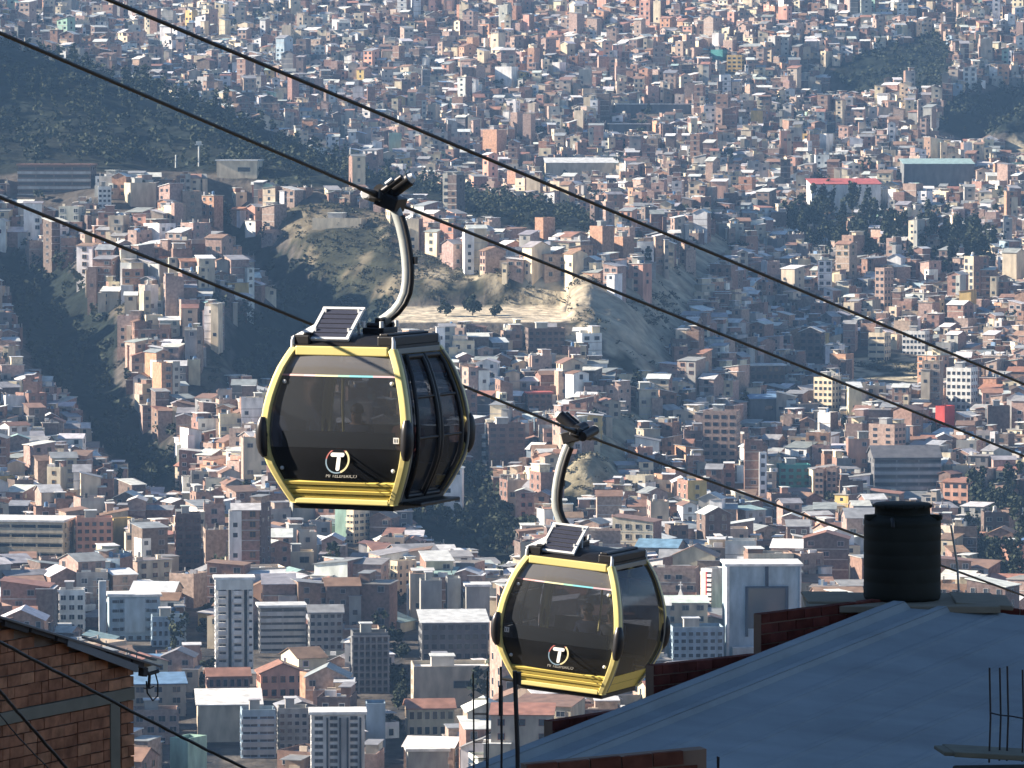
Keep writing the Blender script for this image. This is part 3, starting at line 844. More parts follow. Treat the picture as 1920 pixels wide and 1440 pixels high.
 ('apartment_building', 'apartment block', 'big white block', 'big white block with bright walls on the far slope', 928, 972, 128, 165, -25, 4, 2, 'blank', 'white', 'white', 'flat'),
 ('apartment_building', 'apartment block', 'tall brown block', 'tall brown block left of the far cabin cable grip', 910, 985, 800, 880, 7, 7, 4, 'grid', 'brown brick', 'concrete', 'flat'),
 ('apartment_building', 'apartment block', 'dark brick pair', 'wide dark brick block below the pale sports pitch', 985, 1060, 620, 665, 6, 4, 6, 'grid', 'brown brick', 'pale tin', 'flat'),
 ('house', 'house', 'red edged house', 'brick house with a bright red roof edge', 985, 1035, 738, 780, 8, 4, 4, 'grid', 'raw brick', 'red', 'slabroof'),
]

def ground_at(px, row):
    return cast(px, row)

def landmark(spec, rng, idx):
    name, cat, anchor, label, p0, p1, top, base, yaw, fl, nx, style, wallk, roofk, shape = spec
    pm = (p0 + p1) / 2
    x, D, z = ground_at(pm, base)
    yaw = R(yaw)
    Wp = (p1 - p0) / FPX * D
    ratio = 0.75 if style != 'blank' else 0.9
    w = Wp / (math.cos(yaw) + ratio * abs(math.sin(yaw)))
    d = max(w * ratio, 7) if w < 24 else 15
    H = (base - top) / FPX * D
    hb = HB()
    hx, hy = w / 2, d / 2
    wm = 1 if 'brick' in wallk else 0
    wt = WALLC[wallk]
    rt = ROOFC[roofk]
    st = jit(wt, rng, 0.05)
    hb.box(-hx, hx, -hy, hy, -12, H, 'wall', wm, wt, side=st, top=rt, topmat=2)
    fh = H / fl
    white = (0.78, 0.78, 0.75)
    if shape == 'slabroof':
        hb.box(-hx - .5, hx + .5, -hy - .6, hy + .5, H + .003, H + .55, 'roof', 2, rt, bottom=True)
    elif shape == 'flat':
        t_ = .25
        for a in ((-hx, hx, -hy, -hy + t_), (-hx, -hx + t_, -hy + t_, hy - t_), (hx - t_, hx, -hy + t_, hy - t_), (-hx, hx, hy - t_, hy)):
            hb.box(*a, H + .003, H + .9, 'parapet', wm, wt)
        if w > 5:
            hb.box(-hx * .5, hx * .1, -hy * .3, hy * .6, H + .01, H + 2.6, 'roof_hut', 0, jit(WALLC['grey'], rng))
            hb.box(-hx * .5 - .3, hx * .1 + .3, -hy * .3 - .3, hy * .6 + .3, H + 2.61, H + 2.8, 'roof', 2, jit(ROOFC['pale tin'], rng))
    elif shape == 'shed':
        r = max(1.2, d * 0.17)
        c = [(-hx - .5, -hy - .5, H + .05), (hx + .5, -hy - .5, H + .05), (hx + .5, hy + .5, H + r), (-hx - .5, hy + .5, H + r)]
        hi = [(a, b, c_ + .2) for a, b, c_ in c]
        hb.quad(*hi, 'roof', 2, rt); hb.quad(c[0], c[1], hi[1], hi[0], 'roof', 2, rt)
        hb.quad(c[1], c[2], hi[2], hi[1], 'roof', 2, rt); hb.quad(c[3], c[0], hi[0], hi[3], 'roof', 2, rt)
        hb.quad((-hx, hy, H), (-hx, -hy, H), (-hx, -hy, H + .05), (-hx, hy, H + r), 'wall', wm, st)
        hb.quad((hx, -hy, H), (hx, hy, H), (hx, hy, H + r), (hx, -hy, H + .05), 'wall', wm, st)
    elif shape == 'gable':
        r = hx * .42
        hb.quad((-hx, -hy, H), (0, -hy, H), (hx, -hy, H), (0, -hy, H + r), 'wall', wm, wt)
        for s in (-1, 1):
            a, b, c, e = (s * (hx + .5), -hy - .5, H - .2), (s * (hx + .5), hy + .5, H - .2), (0, hy + .5, H + r), (0, -hy - .5, H + r)
            U = lambda p: (p[0], p[1], p[2] + .3)
            hb.quad(U(a), U(b), U(c), U(e), 'roof', 2, rt); hb.quad(a, e, U(e), U(a), 'roof', 2, rt); hb.quad(a, b, U(b), U(a), 'roof', 2, rt)
    elif shape == 'gable_side':
        r = hy * .4
        for s in (-1, 1):
            hb.quad((s * hx, hy, H), (s * hx, 0, H), (s * hx, -hy, H), (s * hx, 0, H + r), 'wall', wm, st)
            a, b, c, e = (-hx - .5, s * (hy + .5), H - .2), (hx + .5, s * (hy + .5), H - .2), (hx + .5, 0, H + r), (-hx - .5, 0, H + r)
            U = lambda p: (p[0], p[1], p[2] + .3)
            hb.quad(U(a), U(b), U(c), U(e), 'roof', 2, rt); hb.quad(a, b, U(b), U(a), 'roof', 2, rt); hb.quad(a, e, U(e), U(a), 'roof', 2, rt)
    fr = tuple(min(.8, c * 1.15) for c in wt)
    ww = min(1.7, w / nx * 0.6)
    wh = min(1.6, fh * 0.5)
    def grid(us, face='f', width=ww, height=wh, off=0.0):
        for k in range(fl):
            for u in us:
                hb.window(face, u, k * fh + fh * .3, width, height, hx, hy, off, frame=fr)
    us = [-hx + (i + .5) * w / nx for i in range(nx)]
    sides = [-hy + (i + .5) * d / 3 for i in range(3)]
    if style == 'grid':
        grid(us)
        grid(sides, 'l'); grid(sides, 'r')
    elif style in ('bands', 'ribbon'):
        for k in range(fl):
            bc = (0.42, 0.42, 0.42) if style == 'bands' else wt
            hb.box(-hx - .12, hx + .12, -hy - .25, -hy + .1, k * fh - .45, k * fh + .55, 'balcony_band#%d' % k, 0, bc, bottom=True)
            n = max(2, int(w / 6))
            for i in range(n):
                hb.window('f', -hx + (i + .5) * w / n, k * fh + fh * .38, w / n - .5, fh * .34, hx, hy, 0, frame=fr)
        grid(sides, 'l'); grid(sides, 'r')
    elif style == 'panel':
        a = w * .27
        for k in range(1, fl):
            for s in (-1, 1):
                hb.window('f', s * (hx - a / 2 - .4), k * fh + fh * .3, a - .6, fh * .36, hx, hy, 0, frame=fr)
        hb.box(-hx + a + .3, hx - a - .3, -hy - .3, -hy + .1, fh * 1.1, H - .4, 'blank_panel', 0, (.42, .50, .55), bottom=True)
        hb.box(-hx - 2.6, -hx - .8, -hy, -hy + 2, -12, H + 4, 'chimney', 0, (.50, .55, .58))
        grid(us[1:-1], 'f', 1.2, 1.0)
        hb.win = [wn_ for wn_ in hb.win if not (abs(wn_[1]) < hx - a - .2 and wn_[2] > fh)]
    elif style == 'recess_shade':
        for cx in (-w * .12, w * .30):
            hb.box(cx - w * .04, cx + w * .04, -hy - .02, -hy + .1, 0, H - 2.5, 'recess_shade#%d' % int(cx * 9), 0, (.07, .075, .08))  # flat dark strips, shade of the recesses put into their colour
        for k in range(fl - 1):
            for cx, bw in ((-w * .32, w * .24), (w * .09, w * .24), (w * .43, w * .10)):
                hb.box(cx - bw / 2, cx + bw / 2, -hy - 1.0, -hy + .1, k * fh + .1, k * fh + 1.15, 'balcony#%d_%d' % (k, int(cx * 9)), 0, (.66, .67, .66), bottom=True)
                hb.window('f', cx, k * fh + fh * .46, bw * .7, fh * .36, hx, hy, 0)
        grid(sides, 'l')
        hb.box(-hx, hx, -hy - .8, -hy - .02, H - 2.4, H, 'crown_band', 0, (.62, .66, .64), bottom=True)
    elif style == 'fins':
        for cx in (-w * .20, w * .04, w * .18, w * .42):
            hb.box(cx - w * .018, cx + w * .018, -hy - .9, -hy + .1, -4, H - .6, 'fin#%d' % int(cx * 9), 0, (.05, .055, .065))
        for k in range(fl):
            for cx, bw in ((-w * .36, w * .14), (-w * .08, w * .12), (w * .30, w * .12)):
                hb.window('f', cx, k * fh + fh * .3, bw, fh * .42, hx, hy, 0)
        grid(sides, 'l')
    elif style == 'frame':
        for i in range(nx + 1):
            u = -hx + i * w / nx
            hb.box(u - .18, u + .18, -hy - .5, -hy + .05, -4, H, 'column#%d' % i, 0, (.27, .27, .27))
        for k in range(fl + 1):
            hb.box(-hx - .3, hx + .3, -hy - .55, -hy + .05, k * fh - .15, k * fh + .15, 'floor_slab#%d' % k, 0, (.26, .26, .27), bottom=True)
        grid(us)
    elif style == 'strip':
        hb.window('f', w * .18, H * .55, w * .3, 1.5, hx, hy, 0, frame=(.2, .2, .2))
        grid([us[0]], 'l')
    elif style == 'square':
        hb.box(-hx - .02, -hx + w * .035, -hy - .7, -hy + .1, -8, H, 'side_frame', 2, white)  # left edge whiter than the right: sunlight put into its colour
        hb.box(hx - w * .02, hx + .02, -hy - .7, -hy + .1, -8, H, 'side_frame#2', 2, (.55, .58, .6))
        cx = w * .04
        s = w * .27
        zc = H * .60
        hb.quad((cx - s, -hy - .06, zc - s * 1.1), (cx + s, -hy - .06, zc - s * 1.1), (cx + s, -hy - .06, zc + s), (cx - s, -hy - .06, zc + s), 'glass_square', 3, (.1, .1, .1))
        for sx in (-1, 1):
            hb.box(cx + sx * s - .35, cx + sx * s + .35, -hy - .5, -hy - .07, zc - s * 1.5, zc + s, 'dark_frame', 0, (.03, .035, .06))
        hb.box(cx - s + .36, cx + s - .36, -hy - .5, -hy - .07, zc + s - .5, zc + s, 'dark_frame', 0, (.03, .035, .06), bottom=True)
        hb.box(cx - .4, cx + .4, -hy - .3, -hy + .05, zc + s + .01, H - .1, 'dark_frame', 0, (.03, .035, .06), bottom=True)
        hb.box(-hx * .85, hx * .0, -hy - 3.0, -hy - .02, -8, H * .2, 'entrance_block', 0, (.45, .48, .47), top=white)
    elif style == 'redwhite':
        hb.box(-hx - .05, -hx + w * .5, -hy - .3, -hy + .1, -6, H, 'red_panel', 0, (.70, .62, .55))
        hb.box(-hx + w * .5, -hx + w * .62, -hy - .35, -hy + .1, -6, H, 'red_panel', 0, (.42, .04, .05))
        for k in range(fl):
            hb.box(w * .14, hx + .1, -hy - .5, -hy + .1, k * fh, k * fh + fh * .55, 'balcony#%d' % k, 0, (.8, .76, .74), bottom=True)
            hb.window('f', w * .32, k * fh + fh * .58, w * .26, fh * .36, hx, hy, .02)
    # keep the lower edge row for the visibility test of filler houses
    root = (hb, name, (x + 0, D + hy, z), yaw, label, cat, D, w, d, H)
    return root

LRNG = random.Random(5)
LMB = [landmark(s, LRNG, i) for i, s in enumerate(LM)]
for s, L in zip(LM, LMB):
    hb, name, loc, yaw, label, cat, D, w, d, H = L
    single = D < 1420
    kinds = {}
    place_thing(hb, name, loc, yaw, label, cat, None, win_single=single)
print('landmarks', round(time.time() - T0, 1))

# ---- filler houses
rng = random.Random(42)
def yaw_zone(px, row):
    """street direction of a quarter, degrees; negative turns the fronts towards the left, to the sun"""
    if 250 < px < 560 and 380 < row < 520: return -34
    if 780 < px < 1210 and 370 < row < 560: return -36
    if px > 1280 and 470 < row < 900: return -24 if row < 760 else -16
    if px > 1780 and row > 880: return -22
    if 820 < px < 1500 and row < 130: return -30
    if 200 < px < 700 and row < 130: return -20
    if 380 < px < 500 and 830 < row < 930: return -34
    if 120 < px < 190 and 690 < row < 780: return -20
    if row < 420: return -6
    if px < 900 and row > 900: return 6
    return 5
cands = []
y = 935.0
while y < 3330:
    step = 9.4 if y < 1350 else (7.5 if y < 1900 else 6.9)
    cell = 9.0 if y < 1350 else (6.6 if y < 1900 else 5.9)
    half = y * 0.118 + 15
    x = -half
    while x < half:
        cands.append((x + rng.uniform(-.22, .22) * cell, y + rng.uniform(-.3, .3) * step))
        x += cell
    y += step
cx = np.array([c[0] for c in cands]); cy = np.array([c[1] for c in cands])
cz = zt(cx, cy)
cpx, crow = proj(cx, cy, cz)
creg = region(cx, cy, cz)
slope = np.hypot((zt(cx + 3, cy) - zt(cx - 3, cy)) / 6, (zt(cx, cy + 3) - zt(cx, cy - 3)) / 6)
lane = np.abs(fbm(cx, cy, 75, 2)) < 0.010
dens = fbm(cx + 50, cy, 90, 2)
hide = (cy > 2110) & (cy < 2300) & (cpx < 1150)
# sight lines kept open: regions that must stay visible from the viewpoint
OPEN = ['rav1', 'rav2_shade', 'scrub1', 'scrub2', 'scrub4', 'pitch', 'dark2', 'street1', 'street2', 'green1', 'cliff', 'scrub5', 'ridge']
lmr = [(s[4], s[5], s[6], s[7], L[6]) for s, L in zip(LM, LMB)]
lmxy = [(L[2][0], L[2][1], math.hypot(L[7], L[8]) / 2) for L in LMB]
houses = []
for i in range(len(cands)):
    if hide[i] or creg[i] >= 0 and not (creg[i] in SCRUB and rng.random() < 0.03) and not (NAMES[creg[i]] == 'wood' and rng.random() < .22) and not (NAMES[creg[i]] in ('green1', 'green2', 'park') and rng.random() < .12) and not (creg[i] in FOREST and rng.random() < (0.006 if creg[i] else 0.0015)):
        continue
    if slope[i] > 1.2 or lane[i] and rng.random() < 0.8:
        continue
    X, Y, Z, PX, RW = cx[i], cy[i], cz[i], cpx[i], crow[i]
    if Y < 1350: w, d, fl = rng.uniform(6.3, 12), rng.uniform(7, 12), rng.choices([1, 2, 3, 4, 5], [3, 6, 6, 4, 2])[0]
    elif Y < 1900: w, d, fl = rng.uniform(4.3, 8.0), rng.uniform(5.5, 9.5), rng.choices([1, 2, 3, 4, 5], [5, 8, 5, 1.6, .5])[0]
    else: w, d, fl = rng.uniform(3.4, 6.9), rng.uniform(4.5, 8.5), rng.choices([1, 2, 3, 4, 5], [8, 8, 3, .8, .3])[0]
    if rng.random() < (0.03 if Y > 1350 else 0.10): fl += rng.choice([2, 3, 4]); w = min(w * 1.1, 12)
    if rng.random() < 0.03: w *= 2.0; fl = min(fl, 2)
    Htop = fl * 2.75 + 1
    tp, trow = proj(X, Y - d / 2, Z + Htop)
    hwp = w / 2 / Y * FPX
    bad = False
    for (a, b, t0, t1, LD) in lmr:
        if Y < LD + 4 and tp + hwp > a + 1 and tp - hwp < b - 1 and trow < t1 - (t1 - t0) * .12 - 4 and RW > t0:
            bad = True; break
    if not bad:
        for (lx, ly, lr) in lmxy:
            if abs(X - lx) < lr + w * .4 and abs(Y - ly) < lr + d * .4 and math.hypot(X - lx, Y - ly) < lr + w * .35:
                bad = True; break
    if not bad:
        pts = np.array([tp, tp - hwp * .8, tp + hwp * .8]); rws = np.array([trow + 2] * 3)
        for nme in OPEN:
            if nme == 'ridge' and Y > 2115: continue
            if nme.startswith('street') and fl <= 1: continue
            if inpoly(pts, rws, POLY[nme]).any():
                if fl > 1 and nme not in ('street1', 'street2', 'pitch'):
                    fl = 1
                    trow2 = proj(X, Y - d / 2, Z + 3.2)[1]
                    if not inpoly(pts, np.array([trow2 + 2] * 3), POLY[nme]).any(): continue
                bad = True; break
    if bad: continue
    yz = yaw_zone(PX, RW)
    nse = float(fbm(X + 500, Y, 120, 2)) * 30
    yaw = yz + nse + rng.gauss(0, 13)
    if rng.random() < 0.06: yaw -= 25
    bright = (820 < PX < 1500 and RW < 160) or yz == -36 or yz == -34
    wk = rng.choice(['orange brick', 'pinkish brick', 'pinkish brick', 'salmon pink', 'cream']) if bright and rng.random() < .7 else None
    detail = 2 if Y < 1500 else (1 if Y < 2200 else 0)
    hb, info = rand_house(rng, w, d, fl, wk, detail=detail)
    area = 4 * hwp * hwp
    houses.append(dict(x=X, y=Y, z=Z - .3, px=PX, row=RW, yaw=R(yaw), hb=hb, info=info, w=w, d=d, fl=fl, big=(w * (fl * 2.75) / Y ** 2), top=trow))
print('houses', len(houses), round(time.time() - T0, 1))

# visible estimate: coarse z-buffer over the photograph so that the 300 largest in view become things
G = 6
zb = np.full((1440 // G + 1, 1920 // G + 1), 1e9)
own = np.full(zb.shape, -1)
for (a, b, t0, t1, LD) in lmr:
    sl = (slice(max(0, int(t0 // G)), max(0, int(t1 // G))), slice(max(0, int(a // G)), max(0, int(b // G))))
    zb[sl] = np.minimum(zb[sl], LD)
order = sorted(range(len(houses)), key=lambda k: houses[k]['y'])
for k in order:
    h = houses[k]
    pxw = h['w'] / 2 / h['y'] * FPX
    r0, r1 = int(h['top'] // G), int((h['row'] + 4) // G)
    c0, c1 = int((h['px'] - pxw) // G), int((h['px'] + pxw) // G)
    if r1 < 0 or c1 < 0 or r0 >= zb.shape[0] or c0 >= zb.shape[1]: continue
    sl = (slice(max(0, r0), r1 + 1), slice(max(0, c0), c1 + 1))
    m = zb[sl] > h['y']
    zb[sl][m] = h['y']; own[sl][m] = k
# near gondolas, roofs and wall hide what lies behind
own[int(1155 // G):, :int(250 // G)] = -1
own[int(640 // G):int(940 // G), int(500 // G):int(870 // G)] = -1
own[int(1045 // G):int(1290 // G), int(935 // G):int(1245 // G)] = -1
for c in range(own.shape[1]):
    p = c * G
    if p > 990:
        lim = 1400 - (p - 990) * 0.41 if p < 1640 else 1140
        own[int(lim // G):, c] = -1
cnt = np.bincount(own[own >= 0].ravel(), minlength=len(houses))
vis = sorted(range(len(houses)), key=lambda k: -cnt[k])
chosen = set(vis[:300])

# ---- unique labels from look and place beside a landmark
ORD = ['nearest', 'second', 'third', 'fourth', 'fifth', 'sixth', 'seventh', 'eighth', 'ninth', 'tenth', 'eleventh', 'twelfth', 'thirteenth', 'fourteenth', 'fifteenth']
FLW = {1: 'one-storey', 2: 'two-storey', 3: 'three-storey', 4: 'four-storey', 5: 'five-storey', 6: 'six-storey', 7: 'seven-storey', 8: 'eight-storey', 9: 'nine-storey', 10: 'ten-storey'}
def shape_words(i):
    if i['shape'] == 'flat': return 'flat roof'
    return {'shed': i['roof'] + ' shed roof', 'gable': i['roof'] + ' gable roof', 'gable_side': i['roof'] + ' ridge roof'}[i['shape']]
buckets = {}
for k in chosen:
    h = houses[k]
    best, bd = None, 1e9
    for s in LM:
        ax, ay = (s[4] + s[5]) / 2, (s[6] + s[7]) / 2
        dd = math.hypot(h['px'] - ax, (h['row'] - 12 - ay) * 1.4)
        if dd < bd: best, bd, dx, dy = s[2], dd, h['px'] - ax, h['row'] - 12 - ay
    rel = ('left of' if dx < 0 else 'right of') if abs(dx) > abs(dy) * 1.2 else ('above' if dy < 0 else 'below')
    desc = f"{FLW[h['fl']]} {h['info']['wall']} house with {shape_words(h['info'])}"
    buckets.setdefault((desc, best, rel), []).append((bd, k))
for (desc, best, rel), lst in buckets.items():
    lst.sort()
    for n, (bd, k) in enumerate(lst):
        if len(lst) == 1: houses[k]['label'] = f"{desc}, {rel} the {best}"
        else: houses[k]['label'] = f"{desc}, {ORD[min(n, 14)]} such one {rel} the {best}"
        if len(houses[k]['label'].split()) > 16: houses[k]['label'] = houses[k]['label'].replace(' such one', '')
        if len(houses[k]['label'].split()) > 16: houses[k]['label'] = houses[k]['label'].replace(' house with', ' house,')
seen = {}
singles = sorted(chosen, key=lambda k: -cnt[k])[:170]
singles = set(singles)
for k in sorted(chosen):
    h = houses[k]
    place_thing(h['hb'], 'house', (h['x'], h['y'], h['z']), h['yaw'], h['label'], 'house', 'houses on the valley floor and slopes', win_single=(k in singles))
allq, allm, allt = [], [], []
for k, h in enumerate(houses):
    if k in chosen: continue
    h['hb'].emit_windows()
    q, m, t = h['hb'].arrays()
    c, s = math.cos(h['yaw']), math.sin(h['yaw'])
    Q = np.empty_like(q)
    Q[..., 0] = q[..., 0] * c - q[..., 1] * s + h['x']
    Q[..., 1] = q[..., 0] * s + q[..., 1] * c + h['y']
    Q[..., 2] = q[..., 2] + h['z']
    allq.append(Q); allm.append(m); allt.append(t)
me = mesh_from_quads('far_houses', np.concatenate(allq), np.concatenate(allm), np.concatenate(allt))
o = link('far_houses', me)
thing(o, 'thousands of small brick and plaster houses covering the valley and the far slopes', 'houses')
o['kind'] = 'stuff'
print('city quads', sum(len(a) for a in allq), round(time.time() - T0, 1))

# ------------------------------------------------------------------ haze over the valley
M_HAZE = bpy.data.materials.new('haze')
M_HAZE.use_nodes = True
hn = M_HAZE.node_tree
hn.nodes.remove(hn.nodes['Principled BSDF'])
pv = hn.nodes.new('ShaderNodeVolumePrincipled')
pv.inputs['Color'].default_value = (0.30, 0.57, 1.0, 1)
pv.inputs['Density'].default_value = 0.00007
pv.inputs['Anisotropy'].default_value = 0.1
hn.links.new(pv.outputs[0], hn.nodes['Material Output'].inputs['Volume'])
mb = MB()
mb.box((0, 3960, -10), (40000, 8600, 1100))
hz = build(mb, 'haze', M_HAZE)
hz['kind'] = 'stuff'
hz['label'] = 'thin blue haze filling the valley'

# ------------------------------------------------------------------ gondolas
M_YEL = simple('yellow_paint', (0.86, 0.74, 0.30), 0.32, noise=0.05, scale=3, coat=0.3)
M_YEL2 = simple('yellow_skirt_paint', (0.82, 0.65, 0.17), 0.4, noise=0.08, scale=4)
M_BLACK = simple('black_trim', (0.012, 0.012, 0.014), 0.45, noise=0.2)
M_RUB = simple('black_rubber_bumper', (0.02, 0.02, 0.024), 0.35, noise=0.2)
M_STEEL = simple('galvanised_steel', (0.40, 0.43, 0.42), 0.5, metal=0.3, noise=0.14, scale=9)
M_DSTEEL = simple('greased_dark_steel', (0.035, 0.036, 0.04), 0.4, metal=0.5, noise=0.3, scale=12)
M_ALU = simple('white_aluminium', (0.72, 0.74, 0.74), 0.4, noise=0.05)
M_WHITE = simple('white_print', (0.82, 0.82, 0.80), 0.5, noise=0.02)
M_CELL = simple('solar_cell', (0.05, 0.055, 0.08), 0.25, noise=0.2, scale=20)
M_GREYT = simple('grey_seal', (0.30, 0.29, 0.26), 0.5)
M_SEAT = simple('dark_seat', (0.03, 0.03, 0.035), 0.7)
def flat_col(name, c, rough=0.5): return simple(name, c, rough, noise=0.03)
M_RING = [flat_col('ring_red', (0.42, 0.10, 0.09)), flat_col('ring_yellow', (0.70, 0.60, 0.32)), flat_col('ring_blue', (0.16, 0.26, 0.34))]
M_BAND = [flat_col('band_pink', (0.80, 0.42, 0.40)), flat_col('band_yellow', (0.80, 0.80, 0.50)), flat_col('band_green', (0.40, 0.80, 0.60)), flat_col('band_cyan', (0.25, 0.75, 0.85)), flat_col('band_rose', (0.78, 0.55, 0.60))]
def tint_glass(name, trans, rough=0.04, ior=1.5, dif=(0.05, 0.058, 0.07), mixd=0.5):
    m = bpy.data.materials.new(name)
    m.use_nodes = True
    nt = m.node_tree
    nt.nodes.remove(nt.nodes['Principled BSDF'])
    out = nt.nodes['Material Output']
    tr = N(nt, 'ShaderNodeBsdfTransparent'); tr.inputs[0].default_value = (*trans, 1)
    gl_ = N(nt, 'ShaderNodeBsdfGlossy'); gl_.inputs['Roughness'].default_value = rough
    gl_.inputs[0].default_value = (0.9, 0.95, 1, 1)
    df = N(nt, 'ShaderNodeBsdfDiffuse'); df.inputs[0].default_value = (*dif, 1)
    mx0 = N(nt, 'ShaderNodeMixShader'); mx0.inputs[0].default_value = mixd
    fr = N(nt, 'ShaderNodeFresnel'); fr.inputs[0].default_value = ior
    mx = N(nt, 'ShaderNodeMixShader')
    nt.links.new(tr.outputs[0], mx0.inputs[1]); nt.links.new(df.outputs[0], mx0.inputs[2])
    nt.links.new(fr.outputs[0], mx.inputs[0])
    nt.links.new(mx0.outputs[0], mx.inputs[1]); nt.links.new(gl_.outputs[0], mx.inputs[2])
    nt.links.new(mx.outputs[0], out.inputs['Surface'])
    return m
M_GLS = tint_glass('tinted_cabin_glass', (0.46, 0.48, 0.52), 0.05, 1.75, (0.085, 0.097, 0.115), 0.42)  # grey-blue diffuse share stands for sky haze reflected in the pane
M_GLSD = tint_glass('tinted_door_glass', (0.42, 0.46, 0.54), 0.12, 1.16, (0.05, 0.06, 0.075))
M_GLSS = tint_glass('tinted_side_glass', (0.40, 0.41, 0.44), 0.10, 1.3, (0.05, 0.055, 0.065))
M_GLSTOP = tint_glass('grey_sheen_glass', (0.45, 0.45, 0.45), 0.1, 1.8, (0.30, 0.29, 0.28))  # paler diffuse share: sky reflection put into the colour
M_GLSLOW = simple('opaque_black_glass', (0.022, 0.024, 0.028), 0.10, noise=0.35, scale=2)

PROF = [(0.0, 0.0), (0.35, 0.54), (0.69, 0.92), (0.90, 1.0), (1.21, 0.97), (1.45, 0.86), (1.66, 0.70), (1.95, 0.40), (2.2, 0.0)]
def bulge(z):
    zs = np.array([a for a, b in PROF]); bs = np.array([b for a, b in PROF])
    z = max(0.0, min(2.2, z))
    # smooth interpolation
    w = np.exp(-((zs - z) / 0.17) ** 2)
    m = np.gradient(bs, zs)
    i = int(np.clip(np.searchsorted(zs, z) - 1, 0, len(zs) - 2))
    h_ = zs[i + 1] - zs[i]; t = (z - zs[i]) / h_
    return float((2 * t ** 3 - 3 * t ** 2 + 1) * bs[i] + (t ** 3 - 2 * t ** 2 + t) * h_ * m[i] + (-2 * t ** 3 + 3 * t ** 2) * bs[i + 1] + (t ** 3 - t ** 2) * h_ * m[i + 1])
def HX(z): return 0.83 + 0.335 * bulge(z)
def HY(z): return 0.79 + 0.27 * bulge(z)
ZS = [2.2 * i / 16 for i in range(17)]

